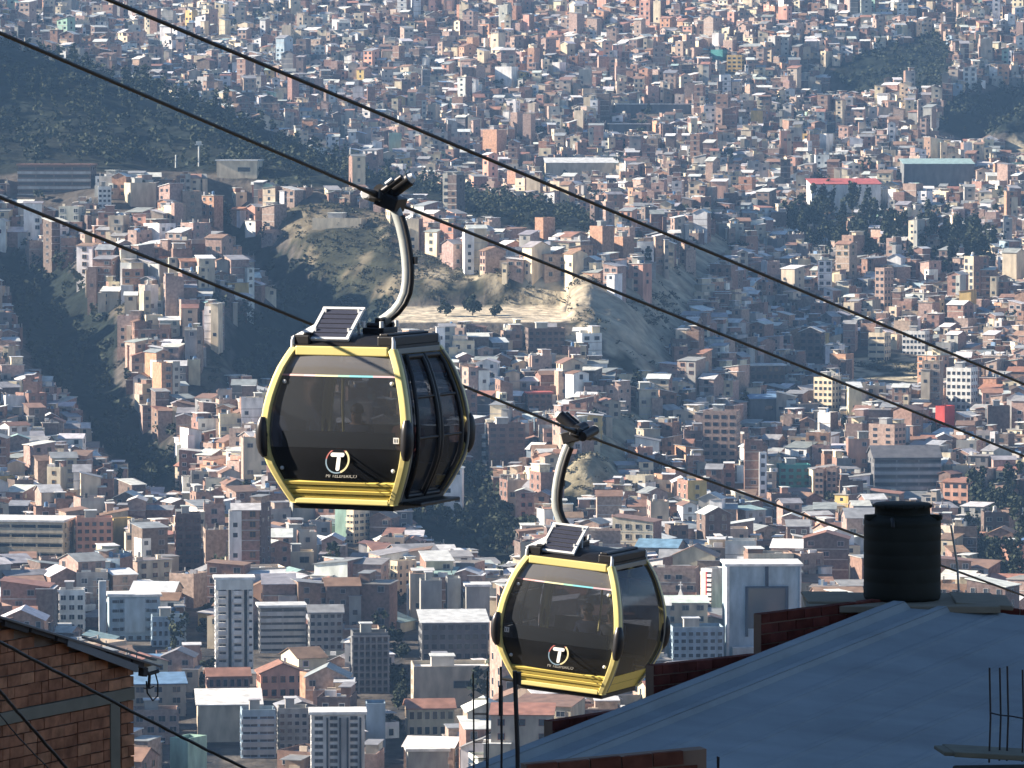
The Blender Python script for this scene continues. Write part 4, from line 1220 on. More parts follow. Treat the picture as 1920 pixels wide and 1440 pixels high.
def gondola(label, loc, yaw, roll, panel_end, sticker_side, door_side=1):
    g = empty('gondola', label, 'cable car', loc, (0, roll, yaw), 'yellow gondolas hanging on the cables')
    # corner pillars
    for sx in (-1, 1):
        for sy in (-1, 1):
            mb = MB()
            a, b = 0.125, 0.10
            prof = [(0, 0), (a * .75, 0), (a, -0.02), (a, -b), (0.02, -b), (0, -b + .02)]
            rings = []
            for z in ZS:
                cx_, cy_ = HX(z) , HY(z)
                o = [(0, 0.03), (0.03, 0), (a, 0), (a, b), (0, b)]
                rings.append([(sx * (cx_ - u), sy * (cy_ - v), z) for u, v in o])
            n = 5
            vs = [p for r_ in rings for p in r_]
            fs = [(i * n + k, i * n + (k + 1) % n, (i + 1) * n + (k + 1) % n, (i + 1) * n + k) for i in range(len(ZS) - 1) for k in range(n)]
            fs += [tuple(range(n)), tuple(len(vs) - n + k for k in range(n))]
            if sx * sy > 0: fs = [f[::-1] for f in fs]
            mb.add(vs, fs, 0, False)
            build(mb, 'pillar', M_YEL, g, bevel=.012)
            # rubber bumper round the widest part
            bp = MB()
            zs = [0.66 + 0.56 * i / 8 for i in range(9)]
            rad = [0.045, 0.075, 0.088, 0.092, 0.092, 0.092, 0.088, 0.075, 0.045]
            bp.tube([(sx * (HX(z) - .035), sy * (HY(z) - .02), z) for z in zs], rad, 12)
            build(bp, 'bumper', M_RUB, g)
    # beams
    for sy in (-1, 1):
        mb = MB()
        mb.box((0, sy * (HY(2.16) - .045), 2.155), (2 * HX(2.2) - .22, .10, .13))
        build(mb, 'top_beam', M_YEL, g, bevel=.015)
        mb = MB()
        mb.box((0, sy * (HY(0.02) - .04), 0.035), (2 * HX(0.0) - .2, .10, .08))
        build(mb, 'bottom_beam', M_YEL, g, bevel=.015)
        # skirt of horizontal boards
        for k in range(4):
            z0 = 0.085 + k * 0.062
            zc = z0 + .028
            mb = MB()
            mb.box((0, sy * (HY(zc) - .06 + (.012 if k % 2 else 0)), zc), (2 * HX(zc) - .235, .05, .052), rx=-sy * R(25))
            build(mb, 'skirt_board', M_YEL2, g, bevel=.006)
        mb = MB()
        mb.box((0, sy * (HY(.2) - .13), .2), (2 * HX(.1) - .3, .02, .28), 0, rx=-sy * R(25))
        build(mb, 'skirt_backing', M_BLACK, g)
        def face(zlo, zhi, nm, mat, inset=.075, extra=0.0):
            mb = MB()
            def fn(u, v):
                z = zlo + (zhi - zlo) * v
                uu = 2 * u - 1
                return (uu * (HX(z) - .115), sy * (HY(z) - inset + 0.045 * (1 - uu * uu) + extra), z)
            mb.grid(fn, 10, 12, 0, True, flip=(sy > 0))
            return build(mb, nm, mat, g)
        lower = face(0.335, 0.80, 'lower_glass', M_GLSLOW)
        glass = face(0.803, 1.80, 'windshield', M_GLS)
        glass2 = face(1.826, 2.085, 'top_glass', M_GLSTOP)
        st_ = MB()
        for k in range(10):
            def fn(u, v, k=k):
                z = 1.800 + .026 * v
                uu = 2 * (k + u) / 10 - 1
                uu *= -sy
                return (uu * (HX(z) - .118), sy * (HY(z) - .068 + 0.045 * (1 - uu * uu)), z)
            st_.grid(fn, 1, 1, [0, 0, 4, 1, 1, 2, 3, 3, 4, 4][k], True)
        build(st_, 'rainbow_band', M_BAND, g)
        # glass fixings, number plate, emblem
        for fx, fz in ((-1, 1.72), (1, 1.72), (-1, .50), (1, .50)):
            mb = MB()
            mb.T = Matrix.Translation((fx * (HX(fz) - .21), sy * (HY(fz) - .052), fz)) @ Matrix.Rotation(R(90), 4, 'X')
            mb.lathe([(0.0, -.012 * sy), (.026, -.012 * sy), (.03, 0), (.03, .012)][::1], 12)
            build(mb, 'glass_fixing', M_ALU, g)
        mb = MB()
        s_ = sticker_side * -sy
        mb.box((s_ * (HX(.93) - .22), sy * (HY(.93) - .052), .93), (.085, .006, .085))
        st = build(mb, 'number_plate', M_WHITE, g)
        if sy == panel_end:
            mk = MB()
            for dx in (-.018, .018):
                mk.box((s_ * (HX(.93) - .22) + dx, sy * (HY(.93) - .047), .93), (.010, .003, .05))
            build(mk, 'plate_number', M_BLACK, st)
        # emblem: T in a ring with the small line of text below
        ex, ez = -0.06 * sy, 0.63
        eT = Matrix.Translation((ex, sy * (HY(ez) + .03), ez)) @ Matrix.Rotation(0 if sy < 0 else math.pi, 4, 'Z') @ Matrix.Rotation(R(-16), 4, 'X')
        mb = MB(); mb.T = eT
        nseg = 48
        for k in range(nseg):
            a0, a1 = k * math.tau / nseg, (k + 1) * math.tau / nseg
            deg = math.degrees((a0 + a1) / 2)
            mi = 1 if (deg < 55 or deg > 295) else (0 if deg < 170 else 2)
            th = .012 if mi != 1 else .017
            r0, r1 = .178 - th, .178 + th * .6
            P = lambda r_, a: (r_ * math.cos(a), -.004, r_ * math.sin(a))
            mb.add([P(r0, a0), P(r1, a0), P(r1, a1), P(r0, a1)], [(0, 1, 2, 3)], mi)
        ring = build(mb, 'emblem', M_RING, g)
        mb = MB(); mb.T = eT
        def rbar(x0, x1, z0, z1, r_):
            pts = []
            for (cx_, cz_, a0) in ((x1 - r_, z1 - r_, 0), (x0 + r_, z1 - r_, 90), (x0 + r_, z0 + r_, 180), (x1 - r_, z0 + r_, 270)):
                for j in range(5):
                    a = R(a0 + j * 22.5)
                    pts.append((cx_ + r_ * math.cos(a), -.007, cz_ + r_ * math.sin(a)))
            mb.add(pts, [tuple(range(len(pts)))], 0)
        rbar(-.115, .10, .055, .115, .028)
        rbar(-.012, .048, -.145, .06, .028)
        build(mb, 'letter', M_WHITE, ring)
        cu = bpy.data.curves.new('emblem_text', 'FONT')
        cu.body = 'MI TELEFERICO'
        cu.size = .072; cu.align_x = 'CENTER'; cu.extrude = .002
        tmp = bpy.data.objects.new('tmp', cu); COL.objects.link(tmp)
        dg = bpy.context.evaluated_depsgraph_get()
        tme = bpy.data.meshes.new_from_object(tmp.evaluated_get(dg))
        bpy.data.objects.remove(tmp)
        tme.materials.clear(); tme.materials.append(M_GREYT)
        tz = .385
        to = link('emblem_text', tme, g)
        to.matrix_local = Matrix.Translation((ex, sy * (HY(tz) - .005), tz)) @ Matrix.Rotation(0 if sy < 0 else math.pi, 4, 'Z') @ Matrix.Rotation(R(90 - 22), 4, 'X')
    # sides
    for sx in (-1, 1):
        door = sx == door_side
        mb = MB()
        mb.box((sx * (HX(2.16) - .06), 0, 2.16), (.09, 2 * HY(2.2) - .2, .08))
        build(mb, 'side_rail', M_GREYT, g, bevel=.01)
        if not door:
            for k in range(2):
                z0, z1 = 0.0 + k * .16, .155 + k * .16
                mb = MB()
                mb.grid(lambda u, v: (sx * (HX(z0 + (z1 - z0) * v) - .05), (2 * u - 1) * (HY(z0 + (z1 - z0) * v) - .09), z0 + (z1 - z0) * v), 4, 3, 0, True, flip=(sx < 0))
                build(mb, 'side_skirt', M_YEL2, g)
            mb = MB()
            mb.grid(lambda u, v: (sx * (HX(.33 + 1.77 * v) - .05 + .02 * (1 - (2 * u - 1) ** 2)), (2 * u - 1) * (HY(.33 + 1.77 * v) - .10), .33 + 1.77 * v), 8, 16, 0, True, flip=(sx < 0))
            build(mb, 'side_window', M_GLSS, g)
            for sy in (-1, 1):
                mb = MB()
                mb.tube([(sx * (HX(z) - .01), sy * (HY(z) - .115), z) for z in [.05 + 2.08 * i / 14 for i in range(15)]], .016, 6)
                build(mb, 'window_seal', M_GREYT, g)
        else:
            for sy in (-1, 1):
                mb = MB()
                mb.tube([(sx * (HX(z) - .005), sy * (HY(z) - .115), z) for z in [.05 + 2.08 * i / 14 for i in range(15)]], .022, 6)
                build(mb, 'door_seal', M_GREYT, g)
                mb = MB()   # fixed quarter light
                mb.grid(lambda u, v: (sx * (HX(.05 + 2.05 * v) - .05), sy * (HY(.05 + 2.05 * v) - .12 - .20 * u), .05 + 2.05 * v), 2, 16, 0, True, flip=(sx * sy > 0))
                build(mb, 'quarter_light', M_GLSD, g)
                # door leaf
                leaf = MB()
                def fr_tube(yf, r_=.035):
                    leaf.tube([(sx * (HX(z) - .01), sy * yf(z), z) for z in [.10 + 2.0 * i / 14 for i in range(15)]], r_, 6)
                fr_tube(lambda z: HY(z) - .33 if HY(z) > .9 else HY(z) - .30)
                fr_tube(lambda z: .045)
                for zr in (.12, .95, 1.52, 2.08):
                    y1 = HY(zr) - .32
                    leaf.tube([(sx * (HX(zr) - .015), sy * .04, zr), (sx * (HX(zr) - .015), sy * y1, zr)], .022 if 0.5 < zr < 2 else .04, 6)
                lf = build(leaf, 'door_leaf', M_BLACK, g)
                for (za, zb_) in ((.17, .93), (.97, 1.50), (1.54, 2.04)):
                    mb = MB()
                    mb.grid(lambda u, v: (sx * (HX(za + (zb_ - za) * v) - .04), sy * (.06 + (HY(za + (zb_ - za) * v) - .40) * u), za + (zb_ - za) * v), 3, 6, 0, True, flip=(sx * sy < 0))
                    build(mb, 'door_pane', M_GLSD, lf)
            mb = MB()
            mb.box((sx * (HX(0.05) + .10), 0, .02), (.42, 2 * HY(.1) - .35, .05))
            mb.box((sx * (HX(0.05) - .02), 0, .10), (.10, 2 * HY(.1) - .25, .20))
            build(mb, 'door_step', M_BLACK, g, bevel=.015)
    # floor, seats, pole, roof
    mb = MB(); mb.box((0, 0, -.045), (1.56, 1.5, .07)); mb.box((0, 0, .1), (1.5, 1.42, .02))
    build(mb, 'cabin_floor', M_BLACK, g)
    for sy in (-1, 1):
        mb = MB()
        mb.box((0, sy * .66, .48), (1.7, .36, .06)); mb.box((0, sy * .62, .28), (1.5, .06, .36))
        mb.box((0, sy * .88, .78), (1.75, .05, .5), rx=-sy * R(6))
        build(mb, 'bench', M_SEAT, g)
    mb = MB()
    mb.tube([(-.15, -.42, .9), (-.15, -.46, 1.4), (-.15, -.42, 2.1)], .02, 8)
    build(mb, 'handrail', M_YEL, g)
    mb = MB()
    mb.box((0, 0, 2.215), (1.62, 1.54, .05))
    mb.grid(lambda u, v: ((2 * u - 1) * .78, (2 * v - 1) * .74, 2.24 + .14 * (1 - (2 * u - 1) ** 4) * (1 - (2 * v - 1) ** 4)), 12, 12, 0, True)
    build(mb, 'roof', M_BLACK, g)
    for sx in (-1, 1):
        mb = MB()
        mb.box((sx * .66, 0, 2.30), (.26, 1.50, .14)); mb.box((sx * .60, 0, 2.385), (.14, 1.36, .04))
        build(mb, 'ski_rack', M_BLACK, g, bevel=.03)
        for sy in (-1, 1):
            mb = MB()
            mb.tube([(sx * .79, sy * .75, 2.2), (sx * .79, sy * .75, 2.30), (sx * .77, sy * .74, 2.36)], [.032, .028, .016], 8)
            build(mb, 'corner_post', M_ALU, g)
    # solar panel, tilted on the roof end
    pe = panel_end
    sp = link('solar_panel', None, g, (-.27 * -pe * 1.0, pe * .42, 2.52), (-pe * R(-34) if pe < 0 else R(34) * -1, 0, 0))
    sp.rotation_euler = (R(38) if pe < 0 else -R(38), 0, 0)
    mb = MB()
    w_, h_ = .60, .66
    for (c_, s2) in (((0, h_ / 2, 0), (w_ + .06, .045, .04)), ((0, -h_ / 2, 0), (w_ + .06, .045, .04)), ((w_ / 2, 0, 0), (.045, h_ - .045, .04)), ((-w_ / 2, 0, 0), (.045, h_ - .045, .04))):
        mb.box(c_, s2)
    build(mb, 'panel_frame', M_ALU, sp)
    mb = MB(); mb.box((0, 0, -.012), (w_ - .05, h_ - .05, .012)); build(mb, 'panel_backing', M_GREYT, sp)
    for k in range(6):
        mb = MB(); mb.box((0, -h_ / 2 + .075 + k * .102, .004), (w_ - .07, .086, .010)); build(mb, 'solar_cell', M_CELL, sp)
    mb = MB()
    for sx in (-1, 1):
        mb.box((-.27 * -pe + sx * .26, pe * .55, 2.36), (.03, .03, .22))
        mb.box((-.27 * -pe + sx * .26, pe * .22, 2.48), (.03, .03, .50))
    mb.add([(-.27 * -pe + pe * .30, pe * .70, 2.30), (-.27 * -pe + pe * .30, pe * .20, 2.30), (-.27 * -pe + pe * .30, pe * .22, 2.68)], [(0, 1, 2)])
    mb.add([(-.27 * -pe + pe * .62, pe * .62, 2.33), (-.27 * -pe + pe * .62, pe * .25, 2.33), (-.27 * -pe + pe * .31, pe * .25, 2.56), (-.27 * -pe + pe * .31, pe * .66, 2.33)], [(0, 1, 2, 3)])
    build(mb, 'panel_mount', M_ALU, g)
    # suspension
    mb = MB()
    mb.box((.22, 0, 2.40), (.34, .46, .14)); mb.box((.26, 0, 2.52), (.12, .30, .16), ry=R(10))
    mb.tube([(.10, -.16, 2.50), (.36, -.16, 2.50)], .04, 8); mb.tube([(.10, .16, 2.50), (.36, .16, 2.50)], .04, 8)
    build(mb, 'hanger_foot', M_DSTEEL, g, bevel=.015)
    mb = MB()
    for sy in (-1, 1):
        mb.tube([(.08, sy * .25, 2.47), (.08, sy * .25, 2.56)], .03, 8); mb.tube([(.36, sy * .25, 2.47), (.36, sy * .25, 2.56)], .03, 8)
    build(mb, 'damper', M_ALU, g)
    path = [(.25, 2.55), (.33, 2.60), (.45, 2.69), (.55, 2.81), (.62, 2.96), (.645, 3.12), (.65, 3.28), (.635, 3.48), (.60, 3.70), (.55, 3.90), (.50, 4.05), (.45, 4.17)]
    mb = MB()
    mb.tube([(a, 0, b) for a, b in path], .064, 12, flat=1.3)
    build(mb, 'hanger_arm', M_STEEL, g)
    mb = MB()
    mb.tube([(a - pe * .075, 0.02 * pe, b) for a, b in path[1:-1]], .042 if pe < 0 else .055, 8)  # black tube standing for the arm's shaded side
    mb.box((.65 - pe * .09, 0.0, 3.42), (.10, .08, .10))
    build(mb, 'arm_shade', M_BLACK, g)
    # grip on the haul rope, along local y; drops with the rope slope
    gx, gz = GRIP
    mb = MB()
    mb.box((gx + .12, 0, gz - .05), (.34, .34, .20), ry=R(20))
    mb.box((gx, 0, gz), (.17, .62, .15), rx=-R(SLOPE_DEG) * 1.0)
    mb.tube([(gx - .14, -.26, gz + .06), (gx - .14, .26, gz - .02)], .085, 12)
    mb.tube([(gx + .02, -.16, gz + .10), (gx + .02, .16, gz + .06)], .10, 12)
    build(mb, 'grip_clamp', M_DSTEEL, g, bevel=.015)
    mb = MB()
    mb.tube([(gx + .10, .0, gz + .06), (gx + .42, .0, gz + .27)], .098, 14)
    mb.tube([(gx + .08, -.17, gz + .10), (gx + .38, -.17, gz + .30)], .045, 10)
    build(mb, 'grip_spring', M_DSTEEL, g)
    mb = MB()
    mb.tube([(gx + .40, 0, gz + .26), (gx + .48, 0, gz + .31)], [.085, .05], 12)
    mb.tube([(gx - .14, -.30, gz + .06), (gx - .14, -.26, gz + .06)], [.06, .09], 12)
    mb.tube([(gx + .14, -.20, gz + .20), (gx + .24, -.20, gz + .27)], .028, 8)
    mb.box((gx + .03, -.19, gz + .02), (.07, .02, .12), ry=R(25))
    build(mb, 'grip_cap', M_ALU, g)
    mb = MB()
    for s in (-1, 1):
        mb.tube([(gx, s * .30, gz + .01 - s * .30 * math.tan(R(SLOPE_DEG)) * s * s), (gx, s * .80, gz - s * .80 * math.tan(R(SLOPE_DEG)))], [.05, .028], 8)
    build(mb, 'rope_guide', M_DSTEEL, g)
    return g
SLOPE_DEG = 10.8
GRIP = (.27, 4.30)
YAW = R(-24)
def cab_loc(px, row, D):
    return at(px, row, D)
G1 = gondola('nearer yellow gondola with its double side door facing right, its steel arm curving right', cab_loc(687, 938, 69.1), YAW, 0, -1, 1)
SLOPE_DEG = -10.8
G2 = gondola('farther yellow gondola with a closed side window facing right, its arm curving left', cab_loc(1082, 1283, 83.2), YAW + math.pi, R(-4.5), 1, -1)

# ---- passengers seen through the glass
M_SKIN = simple('skin', (0.32, 0.19, 0.13), 0.6)
M_HAIR = simple('black_hair', (0.012, 0.010, 0.010), 0.6)
def person(label, loc, rz, jacket, trousers):
    V = [(0, 0, .50), (0, .02, .72), (0, .03, .92), (0, .02, 1.03), (0, -.01, 1.12), (0, -.03, 1.22),
         (.19, .03, .95), (.25, -.02, .72), (.17, -.24, .60), (.13, -.32, .58), (-.19, .03, .95), (-.25, -.02, .72), (-.17, -.24, .60), (-.13, -.32, .58),
         (.10, -.05, .50), (.12, -.42, .50), (.12, -.44, .10), (.12, -.58, .05), (-.10, -.05, .50), (-.12, -.42, .50), (-.12, -.44, .10), (-.12, -.58, .05)]
    E = [(0, 1), (1, 2), (2, 3), (3, 4), (4, 5), (2, 6), (6, 7), (7, 8), (8, 9), (2, 10), (10, 11), (11, 12), (12, 13), (0, 14), (14, 15), (15, 16), (16, 17), (0, 18), (18, 19), (19, 20), (20, 21)]
    RR = [.15, .15, .16, .06, .09, .085, .075, .055, .045, .035, .075, .055, .045, .035, .10, .075, .05, .04, .10, .075, .05, .04]
    me = bpy.data.meshes.new('body'); me.from_pydata(V, E, []); me.update()
    o = bpy.data.objects.new('tmp', me); COL.objects.link(o)
    md = o.modifiers.new('s', 'SKIN')
    for i, r_ in enumerate(RR):
        sv = me.skin_vertices[0].data[i]
        sv.radius = (r_, r_ * (.8 if i < 3 else 1)); sv.use_root = i == 0
    sb = o.modifiers.new('u', 'SUBSURF'); sb.levels = sb.render_levels = 1
    dg = bpy.context.evaluated_depsgraph_get()
    bm_ = bpy.data.meshes.new_from_object(o.evaluated_get(dg))
    bpy.data.objects.remove(o)
    bm_.materials.clear()
    for m in (M_SKIN, jacket, trousers, M_BLACK): bm_.materials.append(m)
    for p in bm_.polygons:
        c = p.center
        p.use_smooth = True
        if c.z > 1.02: p.material_index = 0
        elif c.z < .12: p.material_index = 3
        elif c.y < -.27 and c.z > .54: p.material_index = 0
        elif c.z < .57: p.material_index = 2
        else: p.material_index = 1
    r = empty('person', label, 'person', loc, (0, 0, rz), 'passengers inside the gondolas')
    link('body', bm_, r)
    hm = MB()
    hm.grid(lambda u, v: (.098 * math.sin(R(105) * v) * math.cos(math.tau * u), .015 + .108 * math.sin(R(105) * v) * math.sin(math.tau * u), 1.21 + .112 * math.cos(R(105) * v)), 14, 7)
    build(hm, 'hair', M_HAIR, r)
    fm = MB()
    for s in (-1, 1): fm.tube([(s * .034, -.108, 1.205), (s * .034, -.118, 1.205)], .011, 6)
    build(fm, 'eye', M_BLACK, r)
    nm = MB(); nm.tube([(0, -.105, 1.20), (0, -.130, 1.165)], [.010, .018], 6)
    build(nm, 'nose', M_SKIN, r)
    return r
JK = [simple('dark_blue_jacket', (.03, .04, .08), .8), simple('maroon_jumper', (.12, .03, .03), .8), simple('grey_coat', (.09, .09, .10), .8)]
TR = simple('dark_trousers', (.025, .025, .03), .85)
def in_cab(g, x, y, z=0.0):
    M = Matrix.Translation(g.location) @ g.rotation_euler.to_matrix().to_4x4()
    return M @ Vector((x, y, z))
person('passenger in a dark blue jacket seated left in the nearer gondola', in_cab(G1, -.45, .62, .02), YAW, JK[0], TR)
person('passenger in a maroon jumper seated right in the nearer gondola', in_cab(G1, .35, .62, .02), YAW, JK[1], TR)
person('passenger in a grey coat seated right in the farther gondola', in_cab(G2, -.40, -.60, .02), YAW, JK[2], TR)
person('passenger in a dark blue jacket seated in the middle of the farther gondola', in_cab(G2, .05, -.60, .02), YAW, JK[0], TR)

# ---- haul ropes and wires
M_ROPE = simple('steel_rope', (0.012, 0.012, 0.014), 0.5, metal=0.3, noise=0.3, scale=30)
DIRC = Vector((math.sin(R(24)), math.cos(R(24)), 0))
def rope(P0, P1, sag, r, name, label, cat='cable', ext=(-3, 10), mat=None, group=None, mid=None):
    """through P0 and P1, carried on straight beyond both"""
    mb = MB()
    pts = []
    n = 60
    for i in range(n + 1):
        t = ext[0] + (ext[1] - ext[0]) * i / n
        p = P0.lerp(P1, t)
        s = sag * (4 * t * (t - 1)) if 0 <= t <= 1 else 0
        if mid: s += mid(t)
        pts.append(p + Vector((0, 0, s)))
    mb.tube(pts, r, 8)
    o = build(mb, name, mat or M_ROPE)
    return thing(o, label, cat, group)
def grip_world(g):
    M = Matrix.Translation(g.location) @ g.rotation_euler.to_matrix().to_4x4()
    return M @ Vector((GRIP[0], 0, GRIP[1]))
for g, (pl, rl), (pr, rr), Ds, lab in ((G1, (0, 62), (1920, 855), (58.0, 94.2), 'haul rope carrying the nearer gondola'), (G2, (0, 370), (1600, 1000), (64.9, 97.8), 'haul rope carrying the farther gondola, lowest of the three ropes')):
    gw = grip_world(g)
    A, B = at(pl, rl, Ds[0]), at(pr, rr, Ds[1])
    # straight spans either side of the grip
    back = gw + (A - gw) * 4.0
    fwd = gw + (B - gw) * 12.0
    mb = MB()
    pts = [back, gw + (A - gw) * 2, A, gw.lerp(A, .5), gw, gw.lerp(B, .5), B, gw + (B - gw) * 4, fwd]
    mb.tube(pts, .026, 8)
    thing(build(mb, 'haul_rope', M_ROPE), lab, 'cable', 'ropes of the cable car line')
A, B = at(205, 0, 50), at(1920, 720, 50 * 1.551)
thing(rope(A, B, 0.0, .023, 'haul_rope', 'uppermost haul rope with no gondola on it', ext=(-1.5, 8)), 'uppermost haul rope with no gondola on it', 'cable', 'ropes of the cable car line')
print('gondolas', round(time.time() - T0, 1))

# ------------------------------------------------------------------ trees and scrub
def foliage_mat(name, c1, c2):
    m, nt, b = new_mat(name)
    geo = N(nt, 'ShaderNodeNewGeometry')
    nz = N(nt, 'ShaderNodeTexNoise'); nz.inputs['Scale'].default_value = 0.9; nz.inputs['Detail'].default_value = 2
    nt.links.new(geo.outputs['Position'], nz.inputs['Vector'])
    mx = N(nt, 'ShaderNodeMix', data_type='RGBA')
    mx.inputs[6].default_value = (*c1, 1); mx.inputs[7].default_value = (*c2, 1)
    nt.links.new(nz.outputs['Fac'], mx.inputs[0]); nt.links.new(mx.outputs[2], b.inputs['Base Color'])
    b.inputs['Roughness'].default_value = 0.8; b.inputs['Specular IOR Level'].default_value = 0.2
    return m
M_LEAF = foliage_mat('dark_foliage', (0.016, 0.026, 0.016), (0.052, 0.062, 0.034))
M_SCRUB = foliage_mat('dry_scrub_foliage', (0.028, 0.034, 0.02), (0.10, 0.095, 0.055))
M_BARK = simple('bark', (0.10, 0.08, 0.06), 0.9, noise=0.3)
def crown_quads(r, W, H, z0, n, size, lean=0):
    """leaf clumps filling an uneven crown"""
    lob = [(r.uniform(-.45, .45) * W, r.uniform(-.45, .45) * W, z0 + H * r.uniform(.15, .85), r.uniform(.28, .5)) for _ in range(9)]
    lob.append((0, 0, z0 + H * .5, .55))
    q = []
    for _ in range(n):
        lx, ly, lz, lr = r.choice(lob)
        v = Vector((r.gauss(0, 1), r.gauss(0, 1), r.gauss(0, 1))).normalized() * (r.random() ** .4)
        c = Vector((lx + v.x * lr * W * .55, ly + v.y * lr * W * .55, lz + v.z * lr * H * .45))
        a = Vector((r.gauss(0, 1), r.gauss(0, 1), r.gauss(0, 1))).normalized()
        b = a.orthogonal().normalized(); b.rotate(Matrix.Rotation(r.uniform(0, 6.28), 3, a))
        cc = a.cross(b)
        s = size * r.uniform(.6, 1.4)
        q.append([tuple(c + b * s), tuple(c + cc * s * .8), tuple(c - b * s), tuple(c - cc * s * .9)])
    return q
TREEV = []
TR_ = random.Random(9)
for kind, (W, H, tz, n, sz) in {'round': (5.0, 5.5, 1.0, 420, .55), 'broad': (7.0, 5.5, 1.6, 420, .7), 'tall': (4.0, 11.0, 2.5, 380, .6), 'slim': (2.8, 12.5, 2.5, 300, .5)}.items():
    for v in range(2):
        q = crown_quads(TR_, W, H, tz, n, sz)
        cm = MB()
        for a in q: cm.add(a, [(0, 1, 2, 3)])
        crown = cm.mesh('crown', M_LEAF)
        tb = MB()
        tb.tube([(0, 0, -2), (.1, 0, tz), (-.1, .1, tz + H * .45), (0, 0, tz + H * .8)], [.26, .2, .12, .04], 6)
        for k in range(3):
            an = k * 2.1 + TR_.random()
            tb.tube([(0, 0, tz + H * .12 * k), (math.cos(an) * W * .25, math.sin(an) * W * .25, tz + H * (.3 + .12 * k))], [.1, .04], 5)
        TREEV.append((kind, q, crown, tb.mesh('trunk', M_BARK)))
def add_tree(x, y, kinds, label, group, scale=1.0, name='tree'):
    v = TR_.choice([t for t in TREEV if t[0] in kinds])
    r_ = empty(name, label, 'tree', (x, y, float(zt(x, y)) - .2), (0, 0, TR_.uniform(0, 6.28)), group)
    s = scale * TR_.uniform(.85, 1.2)
    r_.scale = (s, s, s)
    link('trunk', v[3], r_); link('crown', v[2], r_)
    return r_
def pts_in(px0, px1, r0, r1, n, poly=None, rs=None):
    out = []
    t = 0
    while len(out) < n and t < n * 30:
        t += 1
        a, b = TR_.uniform(px0, px1), TR_.uniform(r0, r1)
        if poly is not None and not inpoly(np.array([a]), np.array([b]), poly)[0]: continue
        x, y, z = cast(a, b)
        out.append((x, y))
    return out
for (a, b, lab) in ((836, 594, 'leftmost of three round dark trees on the edge of the pale sports pitch'), (886, 592, 'largest and middle of three round dark trees on the edge of the pale sports pitch'), (928, 596, 'rightmost of three round dark trees on the edge of the pale sports pitch')):
    x, y, z = cast(a, b)
    add_tree(x, y, ('round',), lab, None, 1.15 if a == 886 else .85)
ONES = ['', 'first', 'second', 'third', 'fourth', 'fifth', 'sixth', 'seventh', 'eighth', 'ninth', 'tenth', 'eleventh', 'twelfth', 'thirteenth', 'fourteenth', 'fifteenth', 'sixteenth', 'seventeenth', 'eighteenth', 'nineteenth']
TENS = {2: ('twentieth', 'twenty'), 3: ('thirtieth', 'thirty'), 4: ('fortieth', 'forty'), 5: ('fiftieth', 'fifty'), 6: ('sixtieth', 'sixty'), 7: ('seventieth', 'seventy')}
def ordinal(n):
    if n < 20: return ONES[n]
    t, o_ = divmod(n, 10)
    return TENS[t][0] if o_ == 0 else TENS[t][1] + '-' + ONES[o_]
def tree_row(pts, kinds, where, group, scale, name='tree', by='left'):
    key = (lambda p: p[0] / p[1]) if by == 'left' else (lambda p: p[1])
    for n, (x, y) in enumerate(sorted(pts, key=key)):
        side_ = 'from the left' if by == 'left' else 'counted from the near end'
        add_tree(x, y, kinds, f"dark tree, {ordinal(n + 1)} {side_} {where}", group, scale, name)
tree_row(pts_in(372, 404, 1010, 1400, 9, POLY['street1']), ('round',), 'in the street beside the white street tower', 'trees in the left street', .7, by='near')
tree_row(pts_in(730, 762, 1050, 1430, 12, POLY['street2']), ('round',), 'along the avenue by the unfinished block', 'trees along the avenue', .7, by='near')
tree_row(pts_in(740, 968, 880, 1065, 34, POLY['green1']), ('broad', 'round'), 'in the hollow between the gondolas', 'trees in the green hollow', 1.0)
tree_row(pts_in(1785, 1920, 935, 1110, 32, POLY['green2']), ('broad', 'round', 'tall'), 'in the thicket right of the tank', 'trees right of the water tank', 1.0)
tree_row(pts_in(1470, 1880, 385, 520, 60, POLY['wood']), ('tall', 'slim'), 'in the eucalyptus wood on the slope', 'eucalyptus in the right wood', 1.2, 'eucalyptus_tree')

